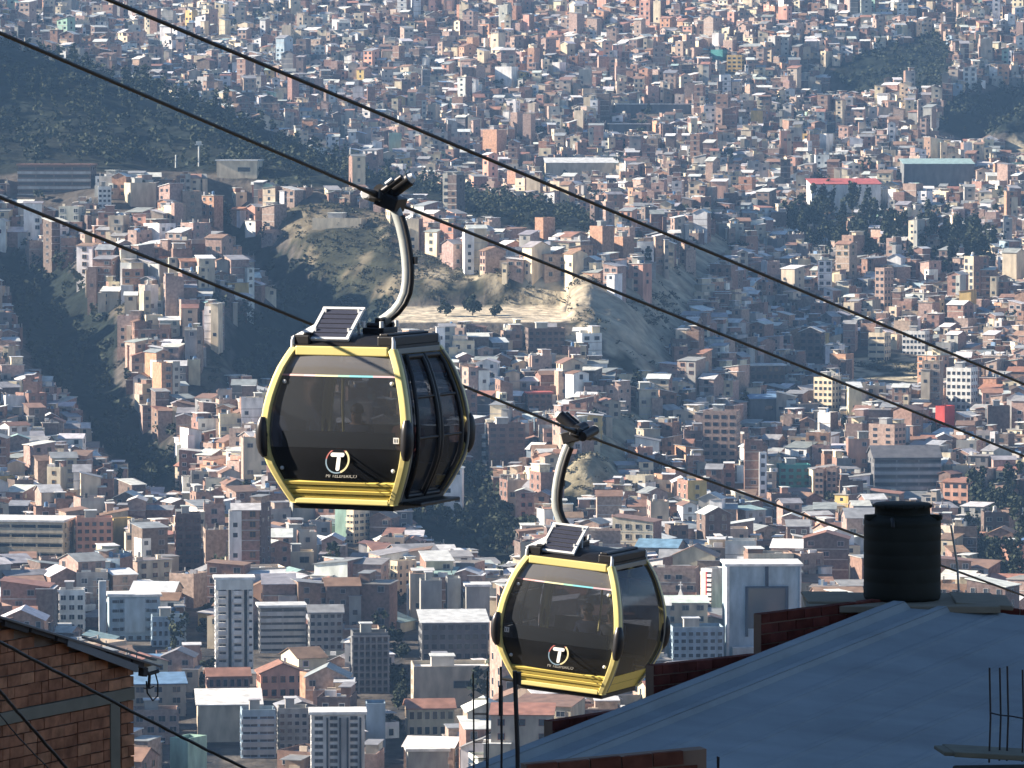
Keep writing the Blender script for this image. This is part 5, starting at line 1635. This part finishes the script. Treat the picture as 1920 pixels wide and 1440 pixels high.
def stuff_quads(name, label, cat, qs, mat):
    q = np.concatenate(qs).astype(np.float32)
    n = len(q)
    me = bpy.data.meshes.new(name)
    me.vertices.add(n * 4); me.vertices.foreach_set('co', q.ravel())
    me.loops.add(n * 4); me.loops.foreach_set('vertex_index', np.arange(n * 4))
    me.polygons.add(n); me.polygons.foreach_set('loop_start', np.arange(0, n * 4, 4))
    me.materials.append(mat); me.update()
    o = link(name, me)
    thing(o, label, cat); o['kind'] = 'stuff'
    return o
NR = np.random.RandomState(4)
def scatter(n, sel, smin, smax, squash=1.0, kinds=None, sub=60, y0=1000, y1=3300):
    """clumps of foliage on ground points whose region passes sel"""
    y_ = np.sqrt(NR.uniform(y0 ** 2, y1 ** 2, n)); x_ = NR.uniform(-.122, .122, n) * y_
    z_ = zt(x_, y_)
    rg = region(x_, y_, z_)
    keep = sel(rg, x_, y_)
    x_, y_, z_ = x_[keep], y_[keep], z_[keep]
    vs = [np.array(t[1]) for t in TREEV if (kinds is None or t[0] in kinds)]
    out = []
    for i in range(len(x_)):
        v = vs[NR.randint(len(vs))]
        idx = NR.permutation(len(v))[:sub]
        v = v[idx] * 1.0
        k = 1.5
        v = (v - v.mean(axis=1, keepdims=True)) * k + v.mean(axis=1, keepdims=True)
        s = NR.uniform(smin, smax); a = NR.uniform(0, 6.28)
        c, sn = math.cos(a), math.sin(a)
        Q = np.empty_like(v)
        Q[..., 0] = (v[..., 0] * c - v[..., 1] * sn) * s + x_[i]
        Q[..., 1] = (v[..., 0] * sn + v[..., 1] * c) * s + y_[i]
        Q[..., 2] = (v[..., 2] - (1.6 if squash < 1 else 0)) * s * squash + z_[i]
        out.append(Q)
    return out
fr_ = list(FOREST)
sc_ = list(SCRUB)
woods = scatter(24000, lambda r_, x, y: np.isin(r_, fr_) & (NR.rand(len(r_)) < .9), .5, 1.1, .8, None, 42)
woods += scatter(16000, lambda r_, x, y: (r_ < 0) & (fbm(x, y, 40, 2) > .09) & (NR.rand(len(r_)) < .16), .5, 1.0, 1.0, ('round', 'broad', 'tall'), 60)
stuff_quads('wood_cover', 'dark trees and bushes covering the ravines, the big ridge and the gaps between houses', 'bushes', woods, M_LEAF)
bushes = scatter(110000, lambda r_, x, y: np.isin(r_, sc_) & (fbm(x, y, 20, 2) > -.06 - .2 * ss((860 - px0_(x, y)) / 100) + .16 * ss((px0_(x, y) - 960) / 80)), .12, .48, .8, ('round', 'broad'), 24)
stuff_quads('scrub_cover', 'low dry scrub dotted over the tan hillsides', 'scrub', bushes, M_SCRUB)
print('veg', round(time.time() - T0, 1), sum(len(a) for a in woods), sum(len(a) for a in bushes))

# ------------------------------------------------------------------ near brick house at the lower left
M_MORTAR = simple('grey_mortar', (0.26, 0.18, 0.13), 0.95, noise=0.3, scale=5)
M_CONC = simple('rough_concrete', (0.24, 0.215, 0.16), 0.95, noise=0.25, scale=4, bump=0.4)
def brick_mat(name, c1, c2, c3):
    m, nt, b = new_mat(name)
    oi = N(nt, 'ShaderNodeObjectInfo')
    cr = N(nt, 'ShaderNodeValToRGB')
    cr.color_ramp.elements[0].color = (*c1, 1); cr.color_ramp.elements[1].color = (*c3, 1)
    e = cr.color_ramp.elements.new(.55); e.color = (*c2, 1)
    nt.links.new(oi.outputs['Random'], cr.inputs[0])
    tc = N(nt, 'ShaderNodeTexCoord')
    geo = N(nt, 'ShaderNodeNewGeometry')
    nz = N(nt, 'ShaderNodeTexNoise'); nz.inputs['Scale'].default_value = 7; nz.inputs['Detail'].default_value = 6
    nt.links.new(geo.outputs['Position'], nz.inputs['Vector'])
    mr = N(nt, 'ShaderNodeMapRange'); mr.inputs[1].default_value = .3; mr.inputs[2].default_value = .75; mr.inputs[3].default_value = .6; mr.inputs[4].default_value = 1.3
    nt.links.new(nz.outputs['Fac'], mr.inputs[0])
    vm = N(nt, 'ShaderNodeVectorMath', operation='SCALE')
    nt.links.new(cr.outputs[0], vm.inputs[0]); nt.links.new(mr.outputs[0], vm.inputs['Scale'])
    nt.links.new(vm.outputs[0], b.inputs['Base Color'])
    b.inputs['Roughness'].default_value = .95; b.inputs['Specular IOR Level'].default_value = .1
    bp = N(nt, 'ShaderNodeBump'); bp.inputs['Strength'].default_value = .4; bp.inputs['Distance'].default_value = .01
    nt.links.new(nz.outputs['Fac'], bp.inputs['Height']); nt.links.new(bp.outputs[0], b.inputs['Normal'])
    return m
M_BRICK = brick_mat('orange_hollow_brick', (0.36, 0.16, 0.09), (0.45, 0.20, 0.11), (0.55, 0.27, 0.15))
M_BRICKD = brick_mat('dark_red_brick', (0.11, 0.032, 0.024), (0.14, 0.04, 0.03), (0.18, 0.055, 0.042))
M_TIN = simple('old_grey_sheet', (0.16, 0.17, 0.18), 0.55, noise=0.3, scale=2)
M_TINU = simple('rusty_sheet_edge', (0.05, 0.045, 0.045), 0.8, noise=0.3)
BH = empty('brick_house', 'unplastered orange brick house with a concrete tie beam at the lower left', 'house', at(248, 1440, 52.0) + Vector((0, 0, -6)), (0, 0, R(63)))
bz = BH.location.z
ZTR, ZTL = at(248, 1243, 52).z - bz, at(0, 1166, 49.7).z - bz
def ztop(x): return ZTR + (ZTR - ZTL) / 2.6 * x        # roof line along the wall, x <= 0
ZB1 = at(248, 1288, 52).z - bz; ZB0 = ZB1 - .13
mb = MB()
LW = 5.2
mb.add([(-LW, .02, 0), (0, .02, 0), (0, .02, ztop(0)), (-LW, .02, ztop(-LW)), (-LW, .16, 0), (0, .16, 0), (0, .16, ztop(0)), (-LW, .16, ztop(-LW))],
       [(0, 1, 2, 3), (7, 6, 5, 4), (1, 5, 6, 2), (3, 2, 6, 7), (4, 0, 3, 7)])
mb.box((-.08, 2.3, ztop(0) / 2), (.15, 4.3, ztop(0)))
mb.box((-LW + .08, 2.3, ztop(-LW) / 2), (.15, 4.3, ztop(-LW)))
build(mb, 'mortar_wall', M_MORTAR, BH)
bm1 = MB(); bm1.box((0, 0, 0), (.248, .05, .108)); brick_full = bm1.mesh('brick', M_BRICK)
bm2 = MB(); bm2.box((0, 0, 0), (.118, .05, .108)); brick_half = bm2.mesh('brick', M_BRICK)
BR = random.Random(3)
def course(zc, x_hi, x_lo, off):
    x = x_hi
    k = 0
    while x > x_lo + .06:
        w = .118 if (k == 0 and off) or (x - .25 < x_lo) or BR.random() < .12 else .248
        if x - w < x_lo - .02: break
        if zc + .06 < ztop(x - w / 2) - .01:
            o = link('brick', brick_full if w > .2 else brick_half, BH, (x - w / 2, .0 + BR.uniform(-.006, .006), zc + BR.uniform(-.004, .004)), (0, BR.uniform(-.02, .02), 0))
        x -= w + .013
        k += 1
XL = -3.15
z = ZB1 + .065; j = 0
while z < ZTL + .6:
    course(z, -.005, XL, j % 2); z += .121; j += 1
z = ZB0 - .065
while z > ZB0 - 1.15:
    course(z, -.005, -.285, j % 2)
    course(z, -.49, XL, (j + 1) % 2)
    z -= .121; j += 1
zl = z
# the rest of the wall out of the photograph
bs = MB()
zz = zl
while zz > 3.2:
    x = -.13 - (.13 if int(zz * 8) % 2 else 0)
    while x > XL:
        bs.box((x, 0, zz), (.248, .05, .108)); x -= .261
    zz -= .121
zz = .2
while zz < ZTL + .5:
    x = XL - .17 - (.13 if int(zz * 8.3) % 2 else 0)
    while x > -LW + .12:
        if zz < ztop(x) - .1 and not (ZB0 - .06 < zz < ZB1 + .06): bs.box((x, 0, zz), (.248, .05, .108))
        x -= .261
    zz += .121
o = build(bs, 'brickwork', M_BRICK, BH); o['kind'] = 'stuff'
mb = MB(); mb.box((-LW / 2, .0, (ZB0 + ZB1) / 2), (LW, .075, ZB1 - ZB0)); build(mb, 'tie_beam', M_CONC, BH, bevel=.006)
mb = MB(); mb.box((-.387, .0, ZB0 / 2), (.19, .068, ZB0 - .004)); build(mb, 'concrete_column', M_CONC, BH, bevel=.006)
sl = math.atan2(ZTR - ZTL, 2.6)
mb = MB()
nr = 30
for i in range(nr):       # corrugated sheet, ribs run down the slope
    y0_, y1_ = -.16 + i * .1, -.16 + (i + 1) * .1
    za, zb_ = (.028 if i % 2 else 0), (0 if i % 2 else .028)
    for (xa, xb) in ((-LW - .3, .36),):
        mb.add([(xa, y0_, ztop(xa) + .03 + za), (xb, y0_, ztop(xb) + .03 + za), (xb, y1_, ztop(xb) + .03 + zb_), (xa, y1_, ztop(xa) + .03 + zb_)], [(0, 1, 2, 3)], 0, False)
o = build(mb, 'roof_sheet', [M_TIN, M_TINU], BH)
md = o.modifiers.new('t', 'SOLIDIFY'); md.thickness = .02
mb = MB()
for k in range(11):
    xa = -LW + k * .5 + .02
    xb = min(xa + .46, .05)
    d_ = BR.uniform(0, .025)
    mb.box(((xa + xb) / 2, -.10, ztop((xa + xb) / 2) + .005 - d_), (xb - xa, .05, .045 + d_), 0, ry=-sl)
build(mb, 'eaves_batten', M_TINU, BH)
mb = MB(); mb.box((-.80, -.135, ztop(-.80) - .045), (1.45, .012, .08), ry=-sl + R(2)); mb.box((-.45, -.125, ztop(-.45) + .085), (1.5, .04, .02), ry=-sl)
build(mb, 'flashing', M_TIN, BH)
mb = MB()
mb.tube([(.05, -.10, ztop(0) - .05), (.18, -.10, ztop(.2) - .08), (.34, -.12, ztop(.3) - .04)], .022, 8)
mb.tube([(.20, -.10, ztop(.2) - .08), (.18, -.10, ztop(.2) - .24)], .018, 8)
mb.box((.10, -.08, ztop(0) - .10), (.09, .07, .10), ry=.2)
build(mb, 'gutter', M_TINU, BH, bevel=.01)
mb = MB()
mb.tube([(.10, -.12, ZTR - .20), (.12, -.12, ZTR - .33), (.20, -.14, ZTR - .42), (.30, -.14, ZTR - .38), (.32, -.13, ZTR - .24), (.28, -.12, ZTR - .12)], .009, 6)
mb.tube([(.05, -.12, ZTR - .27), (.16, -.13, ZTR - .285), (.24, -.13, ZTR - .27)], .007, 6)
thing(build(mb, 'loose_wire', M_ROPE), 'short black wire loop dangling off the brick house eaves', 'wire')
bpy.data.objects['loose_wire'].matrix_world = Matrix.Translation(BH.location) @ Matrix.Rotation(R(63), 4, 'Z')

# power lines crossing the lower left corner
def wire(pix, Ds, r, label, seed=0):
    rr_ = random.Random(seed)
    P = [at(a, b, D) for (a, b), D in zip(pix, Ds)]
    mb = MB()
    pts = []
    full = [P[0] + (P[0] - P[1]) * 1.5] + P + [P[-1] + (P[-1] - P[-2]) * 2.0]
    for i in range(len(full) - 1):
        for k in range(8):
            pts.append(full[i].lerp(full[i + 1], k / 8))
    sm = []
    for i in range(len(pts)):
        a = pts[max(0, i - 4):i + 5]
        sm.append(sum(a, Vector()) / len(a) + Vector((0, 0, rr_.uniform(-.003, .003))))
    mb.tube(sm, r, 8)
    return thing(build(mb, 'power_line', M_ROPE), label, 'wire', 'power lines at the lower left')
wire([(0, 1204), (110, 1262), (230, 1325), (340, 1382), (458, 1440)], [30, 31, 32, 33, 34], .012, 'upper thick black power line crossing the brick house')
wire([(0, 1296), (35, 1338), (80, 1388), (124, 1440)], [27, 27.5, 28, 28.5], .010, 'lower thick black power line in front of the brick wall')
wire([(0, 1340), (40, 1390), (90, 1440)], [26, 26.5, 27], .004, 'thinnest black power line at the lower left corner')

# ------------------------------------------------------------------ near blue sheet roof, parapets, slab and tank
def streaky(name, c):
    m, nt, b = new_mat(name)
    tc = N(nt, 'ShaderNodeTexCoord')
    mp = N(nt, 'ShaderNodeMapping'); mp.inputs['Rotation'].default_value = (0, 0, R(-48)); mp.inputs['Scale'].default_value = (.25, 2.2, 1)
    nt.links.new(tc.outputs['Object'], mp.inputs[0])
    n1 = N(nt, 'ShaderNodeTexNoise'); n1.inputs['Scale'].default_value = 1.3; n1.inputs['Detail'].default_value = 6
    nt.links.new(mp.outputs[0], n1.inputs['Vector'])
    n2 = N(nt, 'ShaderNodeTexNoise'); n2.inputs['Scale'].default_value = 0.7; n2.inputs['Detail'].default_value = 8; n2.inputs['Roughness'].default_value = .7
    nt.links.new(tc.outputs['Object'], n2.inputs['Vector'])
    ad = N(nt, 'ShaderNodeMath', operation='ADD'); nt.links.new(n1.outputs['Fac'], ad.inputs[0]); nt.links.new(n2.outputs['Fac'], ad.inputs[1])
    mr = N(nt, 'ShaderNodeMapRange'); mr.inputs[1].default_value = .75; mr.inputs[2].default_value = 1.3; mr.inputs[3].default_value = .80; mr.inputs[4].default_value = 1.15
    nt.links.new(ad.outputs[0], mr.inputs[0])
    vm = N(nt, 'ShaderNodeVectorMath', operation='SCALE'); vm.inputs[0].default_value = c
    nt.links.new(mr.outputs[0], vm.inputs['Scale']); nt.links.new(vm.outputs[0], b.inputs['Base Color'])
    b.inputs['Roughness'].default_value = .6; b.inputs['Specular IOR Level'].default_value = .25
    bp = N(nt, 'ShaderNodeBump'); bp.inputs['Strength'].default_value = .25; bp.inputs['Distance'].default_value = .02
    nt.links.new(n2.outputs['Fac'], bp.inputs['Height']); nt.links.new(bp.outputs[0], b.inputs['Normal'])
    return m
M_BLUE = streaky('weathered_blue_sheet_metal', (0.29, 0.35, 0.38))
BR_C = [at(1640, 1141, 50.0), at(1985, 1163, 50.2), at(985, 1398, 46.0)]
e_dn = (BR_C[2] - BR_C[0])
e_rt = (BR_C[1] - BR_C[0])
nrm = e_rt.cross(-e_dn).normalized()
if nrm.z < 0: nrm = -nrm
HB_ROOT = empty('blue_roof_house', 'house under a wide dull blue metal roof at the lower right', 'house', (BR_C[0].x, BR_C[0].y, BR_C[0].z))
dn = e_dn.normalized()
side = nrm.cross(dn).normalized()
if side.x < 0: side = -side
Ldn = 9.0
def roof_sheet(k, w=.82):
    mb = MB()
    prof = [(0, 0), (.06, .0), (.11, .075), (.19, .075), (.24, 0), (.40, 0), (.44, .05), (.50, .05), (.54, 0), (w + .02, 0)] if k < 1 else [(0, 0), (.05, .012), (.10, .012), (.15, 0), (.42, 0), (.45, .007), (.50, .007), (.53, 0), (w + .02, 0)]
    for i in range(len(prof) - 1):
        (s0, h0), (s1, h1) = prof[i], prof[i + 1]
        a0, a1 = side * (s0 + k * w) + nrm * (h0 + .003 * (k % 2)), side * (s1 + k * w) + nrm * (h1 + .003 * (k % 2))
        # upper end cut along the level top edge
        def topcut(v):
            # move up the slope until the top edge (level with e_rt) is met
            s_ = v.dot(side)
            er = e_rt.normalized()
            t = s_ / er.dot(side)
            return er.dot(dn) * t
        t0, t1 = topcut(a0), topcut(a1)
        mb.add([a0 + dn * (t0 - .05), a1 + dn * (t1 - .05), a1 + dn * (t1 + Ldn), a0 + dn * (t0 + Ldn)], [(0, 1, 2, 3)])
    o = build(mb, 'roof_sheet', M_BLUE, HB_ROOT)
    md = o.modifiers.new('t', 'SOLIDIFY'); md.thickness = .012; md.offset = -1
for k in range(11): roof_sheet(k)
# walls below the roof
ctr = dn * 4.5 + side * 4.3
mb = MB()
c0, c1, c2, c3 = side * .1 + dn * .2, side * 8.6 + dn * 1.2, side * 8.6 + dn * 8, side * .1 + dn * 8.4
bot = -10
vs = [Vector((c.x, c.y, c.z - .06)) for c in (c0, c1, c2, c3)] + [Vector((c.x, c.y, bot)) for c in (c0, c1, c2, c3)]
mb.add(vs, [(0, 3, 7, 4), (3, 2, 6, 7), (2, 1, 5, 6), (1, 0, 4, 5)])
build(mb, 'wall', M_MORTAR, HB_ROOT)
# tank slab
tank_c = at(1695, 1128, 50.6)
mb = MB()
mb.box((0, 0, 0), (2.0, 1.5, .07)); mb.box((.0, .1, -.18), (1.5, 1.3, .30))
mb.box((-.75, .05, .045), (.5, 1.1, .03), rz=.05); mb.box((.85, .1, .01), (.6, 1.2, .05), ry=.06)
slab = build(mb, 'concrete_slab', M_CONC, None, tank_c + Vector((-.02, .25, -.035)), (0, 0, R(-2)), bevel=.01)
thing(slab, 'rough grey concrete slab carrying the black water tank on the blue roof', 'slab')
# water tank
M_TANK = simple('black_tank_plastic', (0.022, 0.024, 0.019), 0.7, noise=0.45, scale=3, spec=0.2)
WT = empty('water_tank', 'black plastic water tank with a wide lid standing on the blue roof', 'water tank', tank_c + Vector((0, .25, .012)))
tr = .405
mb = MB()
prof = [(0, 0), (tr * .97, 0), (tr * .99, .02), (tr, .05)]
for k in range(5):
    z0 = .06 + k * .145
    prof += [(tr, z0), (tr, z0 + .105), (tr * .993, z0 + .115), (tr * .993, z0 + .135)]
prof += [(tr, .79), (tr * .995, .815), (tr * .94, .845), (tr * .80, .872), (tr * .72, .884)]
mb.lathe(prof, 40)
build(mb, 'tank_body', M_TANK, WT)
mb = MB()
mb.lathe([(tr * .72, .88), (tr * .715, .955), (tr * .75, .96), (tr * .75, .985), (tr * .70, 1.0), (0, 1.005)], 40)
for k in range(16):
    a = k * math.tau / 16
    mb.box((math.cos(a) * tr * .75, math.sin(a) * tr * .75, .972), (.02, .03, .03), rz=a)
build(mb, 'tank_lid', M_TANK, WT)
mb = MB()
for a in (R(200), R(340), R(80)):
    mb.box((math.cos(a) * tr * .90, math.sin(a) * tr * .90, .86), (.12, .09, .06), rz=a)
build(mb, 'lifting_lug', M_TANK, WT, bevel=.015)
mb = MB(); mb.tube([(-.13, -tr * .80, .86), (-.13, -tr * 1.02, .82), (-.13, -tr * 1.0, .78)], .02, 8)
build(mb, 'inlet_pipe', M_BLACK, WT)
# thin pole right of the tank
mb = MB(); pb = at(1800, 1135, 51.5)
mb.tube([pb + Vector((0, 0, -.1)), at(1795, 1060, 51.5), at(1783, 985, 51.5)], .012, 6)
thing(build(mb, 'thin_pole', M_STEEL), 'thin leaning grey pole right of the black water tank', 'pole')

# red brick parapet steps behind the roof edge
bmp = MB(); bmp.box((0, 0, 0), (.238, .12, .092)); pbrick = bmp.mesh('brick', M_BRICKD)
def parapet(p0, p1, top0, top1, D0, D1, label, rows=6):
    A, B = at(p0, top0, D0), at(p1, top1, D1)
    L = math.hypot(B.x - A.x, B.y - A.y)
    ang = math.atan2(B.y - A.y, B.x - A.x)
    root = empty('brick_parapet', label, 'wall', (A.x, A.y, A.z - rows * .105), (0, 0, ang), 'stepped red brick parapets behind the blue roof')
    rise = (B.z - A.z) / L
    mb = MB()
    H_ = rows * .105
    mb.add([(0, -.045, -.9), (L, -.045, -.9), (L, -.045, H_ + rise * L - .01), (0, -.045, H_ - .01), (0, .06, -.9), (L, .06, -.9), (L, .06, H_ + rise * L - .01), (0, .06, H_ - .01)],
           [(0, 1, 2, 3), (7, 6, 5, 4), (1, 5, 6, 2), (3, 2, 6, 7), (4, 0, 3, 7)])
    build(mb, 'mortar_core', M_MORTAR, root)
    for r_ in range(rows):
        if r_ % 2: link('brick', pbrick, root, (.06, 0, .0525 + r_ * .105 + rise * .06), (0, -math.atan(rise), 0), (.48, 1, 1))
        x = .12 + (.125 if r_ % 2 else 0)
        while x < L - .02:
            zc = .0525 + r_ * .105 + rise * x
            link('brick', pbrick, root, (x, BR.uniform(-.004, .004), zc), (0, -math.atan(rise), 0))
            x += .25
    return root
parapet(1421, 1645, 1150, 1122, 49.4, 50.6, 'upper dark red brick parapet running up to the water tank', 6)
parapet(1219, 1424, 1246, 1224, 48.0, 49.2, 'middle dark red brick parapet under the far gondola', 6)
parapet(1029, 1222, 1350, 1322, 46.6, 47.8, 'lowest dark red brick parapet at the tip of the blue roof', 5)
parapet(1845, 1990, 1132, 1152, 51.0, 51.0, 'short brick parapet at the right end of the blue roof', 2)

# front brick wall and concrete post at the bottom edge
A, B = at(985, 1432, 38), at(1322, 1401, 38.4)
FW = empty('brick_wall', 'dark brick wall along the bottom edge before the blue roof', 'wall', (A.x, A.y, A.z - 1.2), (0, 0, math.atan2(B.y - A.y, B.x - A.x)))
L = (B - A).length; rise = (B.z - A.z) / L
mb = MB()
mb.add([(-.0, -.03, -4), (L, -.03, -4), (L, -.03, 1.2 + rise * L - .01), (0, -.03, 1.19), (0, .14, -4), (L, .14, -4), (L, .14, 1.2 + rise * L - .01), (0, .14, 1.19)],
       [(0, 1, 2, 3), (7, 6, 5, 4), (1, 5, 6, 2), (3, 2, 6, 7), (4, 0, 3, 7)])
build(mb, 'mortar_core', M_MORTAR, FW)
M_BRICKM = brick_mat('brown_red_brick', (0.14, 0.05, 0.033), (0.18, 0.07, 0.045), (0.23, 0.10, 0.065))
bmf = MB(); bmf.box((0, 0, 0), (.245, .06, .105)); fbrick = bmf.mesh('brick', M_BRICKM)
for r_ in range(5):
    x = .13 + (.12 if r_ % 2 else 0)
    while x < L - .08:
        link('brick', fbrick, FW, (x, -.02 + BR.uniform(-.004, .004), 1.2 - .06 - r_ * .118 + rise * x + BR.uniform(-.003, .003)), (0, -math.atan(rise) + BR.uniform(-.01, .01), 0))
        x += .258
def rebar_post(p, top, bot, D, r, label, n=1, spread=0, rings=(), sheath=None, lean=0):
    root = empty('rebar_post', label, 'reinforcing bar', at(p, 1460, D), (0, 0, 0), 'rebar posts in the foreground')
    o_ = root.location
    for k in range(n):
        dx = (k % 2) * spread; dy = (k // 2) * spread * .8
        mb = MB()
        a = at(p, top + (k * 7) % 12, D) - o_ + Vector((dx + lean, dy, 0))
        b = Vector((dx, dy, -.4))
        mb.tube([b, b.lerp(a, .5) + Vector((.008 * (-1) ** k, 0, 0)), a], r, 6)
        build(mb, 'bar', M_DSTEEL, root)
    for rw in rings:
        c = at(p, rw, D) - o_
        mb = MB()
        s = spread
        mb.tube([c, c + Vector((s, 0, 0)), c + Vector((s, s * .8, 0)), c + Vector((0, s * .8, 0)), c], r * .6, 5)
        build(mb, 'stirrup', M_DSTEEL, root)
    if sheath:
        mb = MB(); mb.tube([at(p, sheath[0], D) - o_, at(p, sheath[1], D) - o_ + Vector((0, 0, 0))], sheath[2], 8)
        build(mb, 'sleeve', M_BLACK, root)
    return root
rebar_post(887, 1262, 1440, 44, .007, 'leftmost thin rebar cage left of the far gondola', 4, .13, (1312, 1340, 1392, 1425))
rebar_post(914, 1258, 1440, 44.5, .006, 'single bent rebar between the cage and the dark sleeved bar', 1)
rebar_post(939, 1250, 1440, 42, .010, 'dark rebar with a thick sleeve under the far gondola', 1, 0, (), (1285, 1342, .019))
rebar_post(972, 1258, 1440, 40, .019, 'thickest dark post overlapping the far gondola skirt', 1, 0, (), (1260, 1283, .024), lean=-.03)
# concrete stub with bars on the right
CS = empty('concrete_stub', 'broken concrete column stub with four bars at the lower right corner', 'column', at(1850, 1440, 37), (0, 0, R(6)))
mb = MB()
mb.box((.08, 0, -.55), (.62, .4, 1.1)); build(mb, 'stub', M_DSTEEL if False else simple('dark_stub_concrete', (0.05, 0.05, 0.042), .95, noise=.4, scale=6, bump=.6), CS, bevel=.02)
mb = MB()
mb.box((.05, 0, .115), (.70, .5, .04), ry=R(4)); mb.box((-.26, 0, .135), (.22, .42, .03), ry=R(2))
o = build(mb, 'broken_cap', simple('mossy_concrete', (0.16, 0.16, 0.12), .95, noise=.35, scale=7, bump=.6), CS, bevel=.008)
for dx, tp_ in ((0.005, 1250), (.105, 1253), (.16, 1250), (.265, 1255)):
    mb = MB()
    t_ = at(1852, tp_, 37) - CS.location
    mb.tube([(dx, (dx * 7) % .2 - .1, .05), (dx + .01, (dx * 7) % .2 - .1, t_.z * .5), (dx, (dx * 7) % .2 - .1, t_.z)], .0075, 6)
    build(mb, 'bar', M_DSTEEL, CS)
mb = MB()
zz = (at(1852, 1338, 37) - CS.location).z
mb.tube([(0.0, -.1, zz + .02), (.08, -.11, zz), (.17, -.1, zz - .01), (.27, -.1, zz - .03)], .006, 6)
build(mb, 'stirrup', M_DSTEEL, CS)
rebar_post(1322, 1412, 1440, 38.6, .007, 'tiny bar tip at the right end of the bottom brick wall', 2, .11)
rebar_post(1345, 1418, 1440, 38.8, .006, 'short bar tip over the blue roof near the bottom edge', 1)
print('all', round(time.time() - T0, 1))

# ------------------------------------------------------------------ masts and a church in the valley
M_PALE = simple('pale_paint', (0.62, 0.64, 0.62), 0.6)
def mast(px, top, base, label, lamps=True):
    x, y, z = cast(px, base)
    H = (base - top) / FPX * y
    root = empty('floodlight_mast', label, 'mast', (x, y, z), (0, 0, 0), 'pale masts standing in the city')
    mb = MB(); mb.tube([(0, 0, -2), (0, 0, H * .9)], [.45, .28], 8); build(mb, 'pole', M_PALE, root)
    mb = MB()
    if lamps:
        mb.box((0, 0, H * .93), (3.4, .5, .35)); mb.box((0, 0, H), (2.2, .6, 1.3))
        for k in (-1, 0, 1): mb.box((k * .7, -.4, H), (.5, .25, .9))
    else:
        mb.tube([(0, 0, H * .9), (0, 0, H * 1.0)], [.3, .08], 6)
    build(mb, 'lamp_head', M_PALE, root)
for a in ((373, 268, 314, 'tall floodlight mast rising before the dark ridge', True), (657, 276, 322, 'slender pale mast at the end of the dark ridge', False), (759, 128, 152, 'short pale mast high on the far slope', False), (1200, 185, 210, 'thin mast beside the long white shed', False),
          (330, 290, 316, 'small lamp mast left of the hilltop villa', False), (1735, 995, 1050, 'thin pale mast behind the black water tank', False), (1880, 855, 900, 'slim mast over the houses at the right edge', False)):
    mast(*a)
x, y, z = cast(1276, 1185)
CH = empty('church', 'small church with a white spire right of the far gondola', 'church', (x, y, z), (0, 0, R(-12)))
hb = HB()
hb.box(-2, 2, -2, 2, -6, 6.5, 'tower', 0, (.62, .62, .58))
hb.box(2.05, 13, -1.5, 7, -6, 3.4, 'nave', 0, (.46, .42, .36))
for s_ in (-1, 1):
    yc = 2.75
    hb.quad((1.8, yc + s_ * 4.8, 3.2), (13.4, yc + s_ * 4.8, 3.2), (13.4, yc, 6.2), (1.8, yc, 6.2), 'nave_roof', 2, (.30, .19, .14))
for a, b in (((-1.6, -1.6), (1.6, -1.6)), ((1.6, -1.6), (1.6, 1.6)), ((1.6, 1.6), (-1.6, 1.6)), ((-1.6, 1.6), (-1.6, -1.6))):
    hb.quad((*a, 6.5), ((a[0] + b[0]) / 2, (a[1] + b[1]) / 2, 6.5), (*b, 6.5), (0, 0, 11.5), 'spire', 0, (.78, .78, .74))
hb.box(-.12, .12, -.12, .12, 11.0, 13.0, 'cross', 0, (.8, .8, .78)); hb.box(-.6, .6, -.12, .12, 12.1, 12.35, 'cross', 0, (.8, .8, .78))
q, m, t = hb.arrays()
pp = np.array(hb.p)
for pn in dict.fromkeys(hb.p):
    k = pp == pn
    link(pn, mesh_from_quads(pn, q[k], m[k], t[k]), CH)
print('done', round(time.time() - T0, 1))
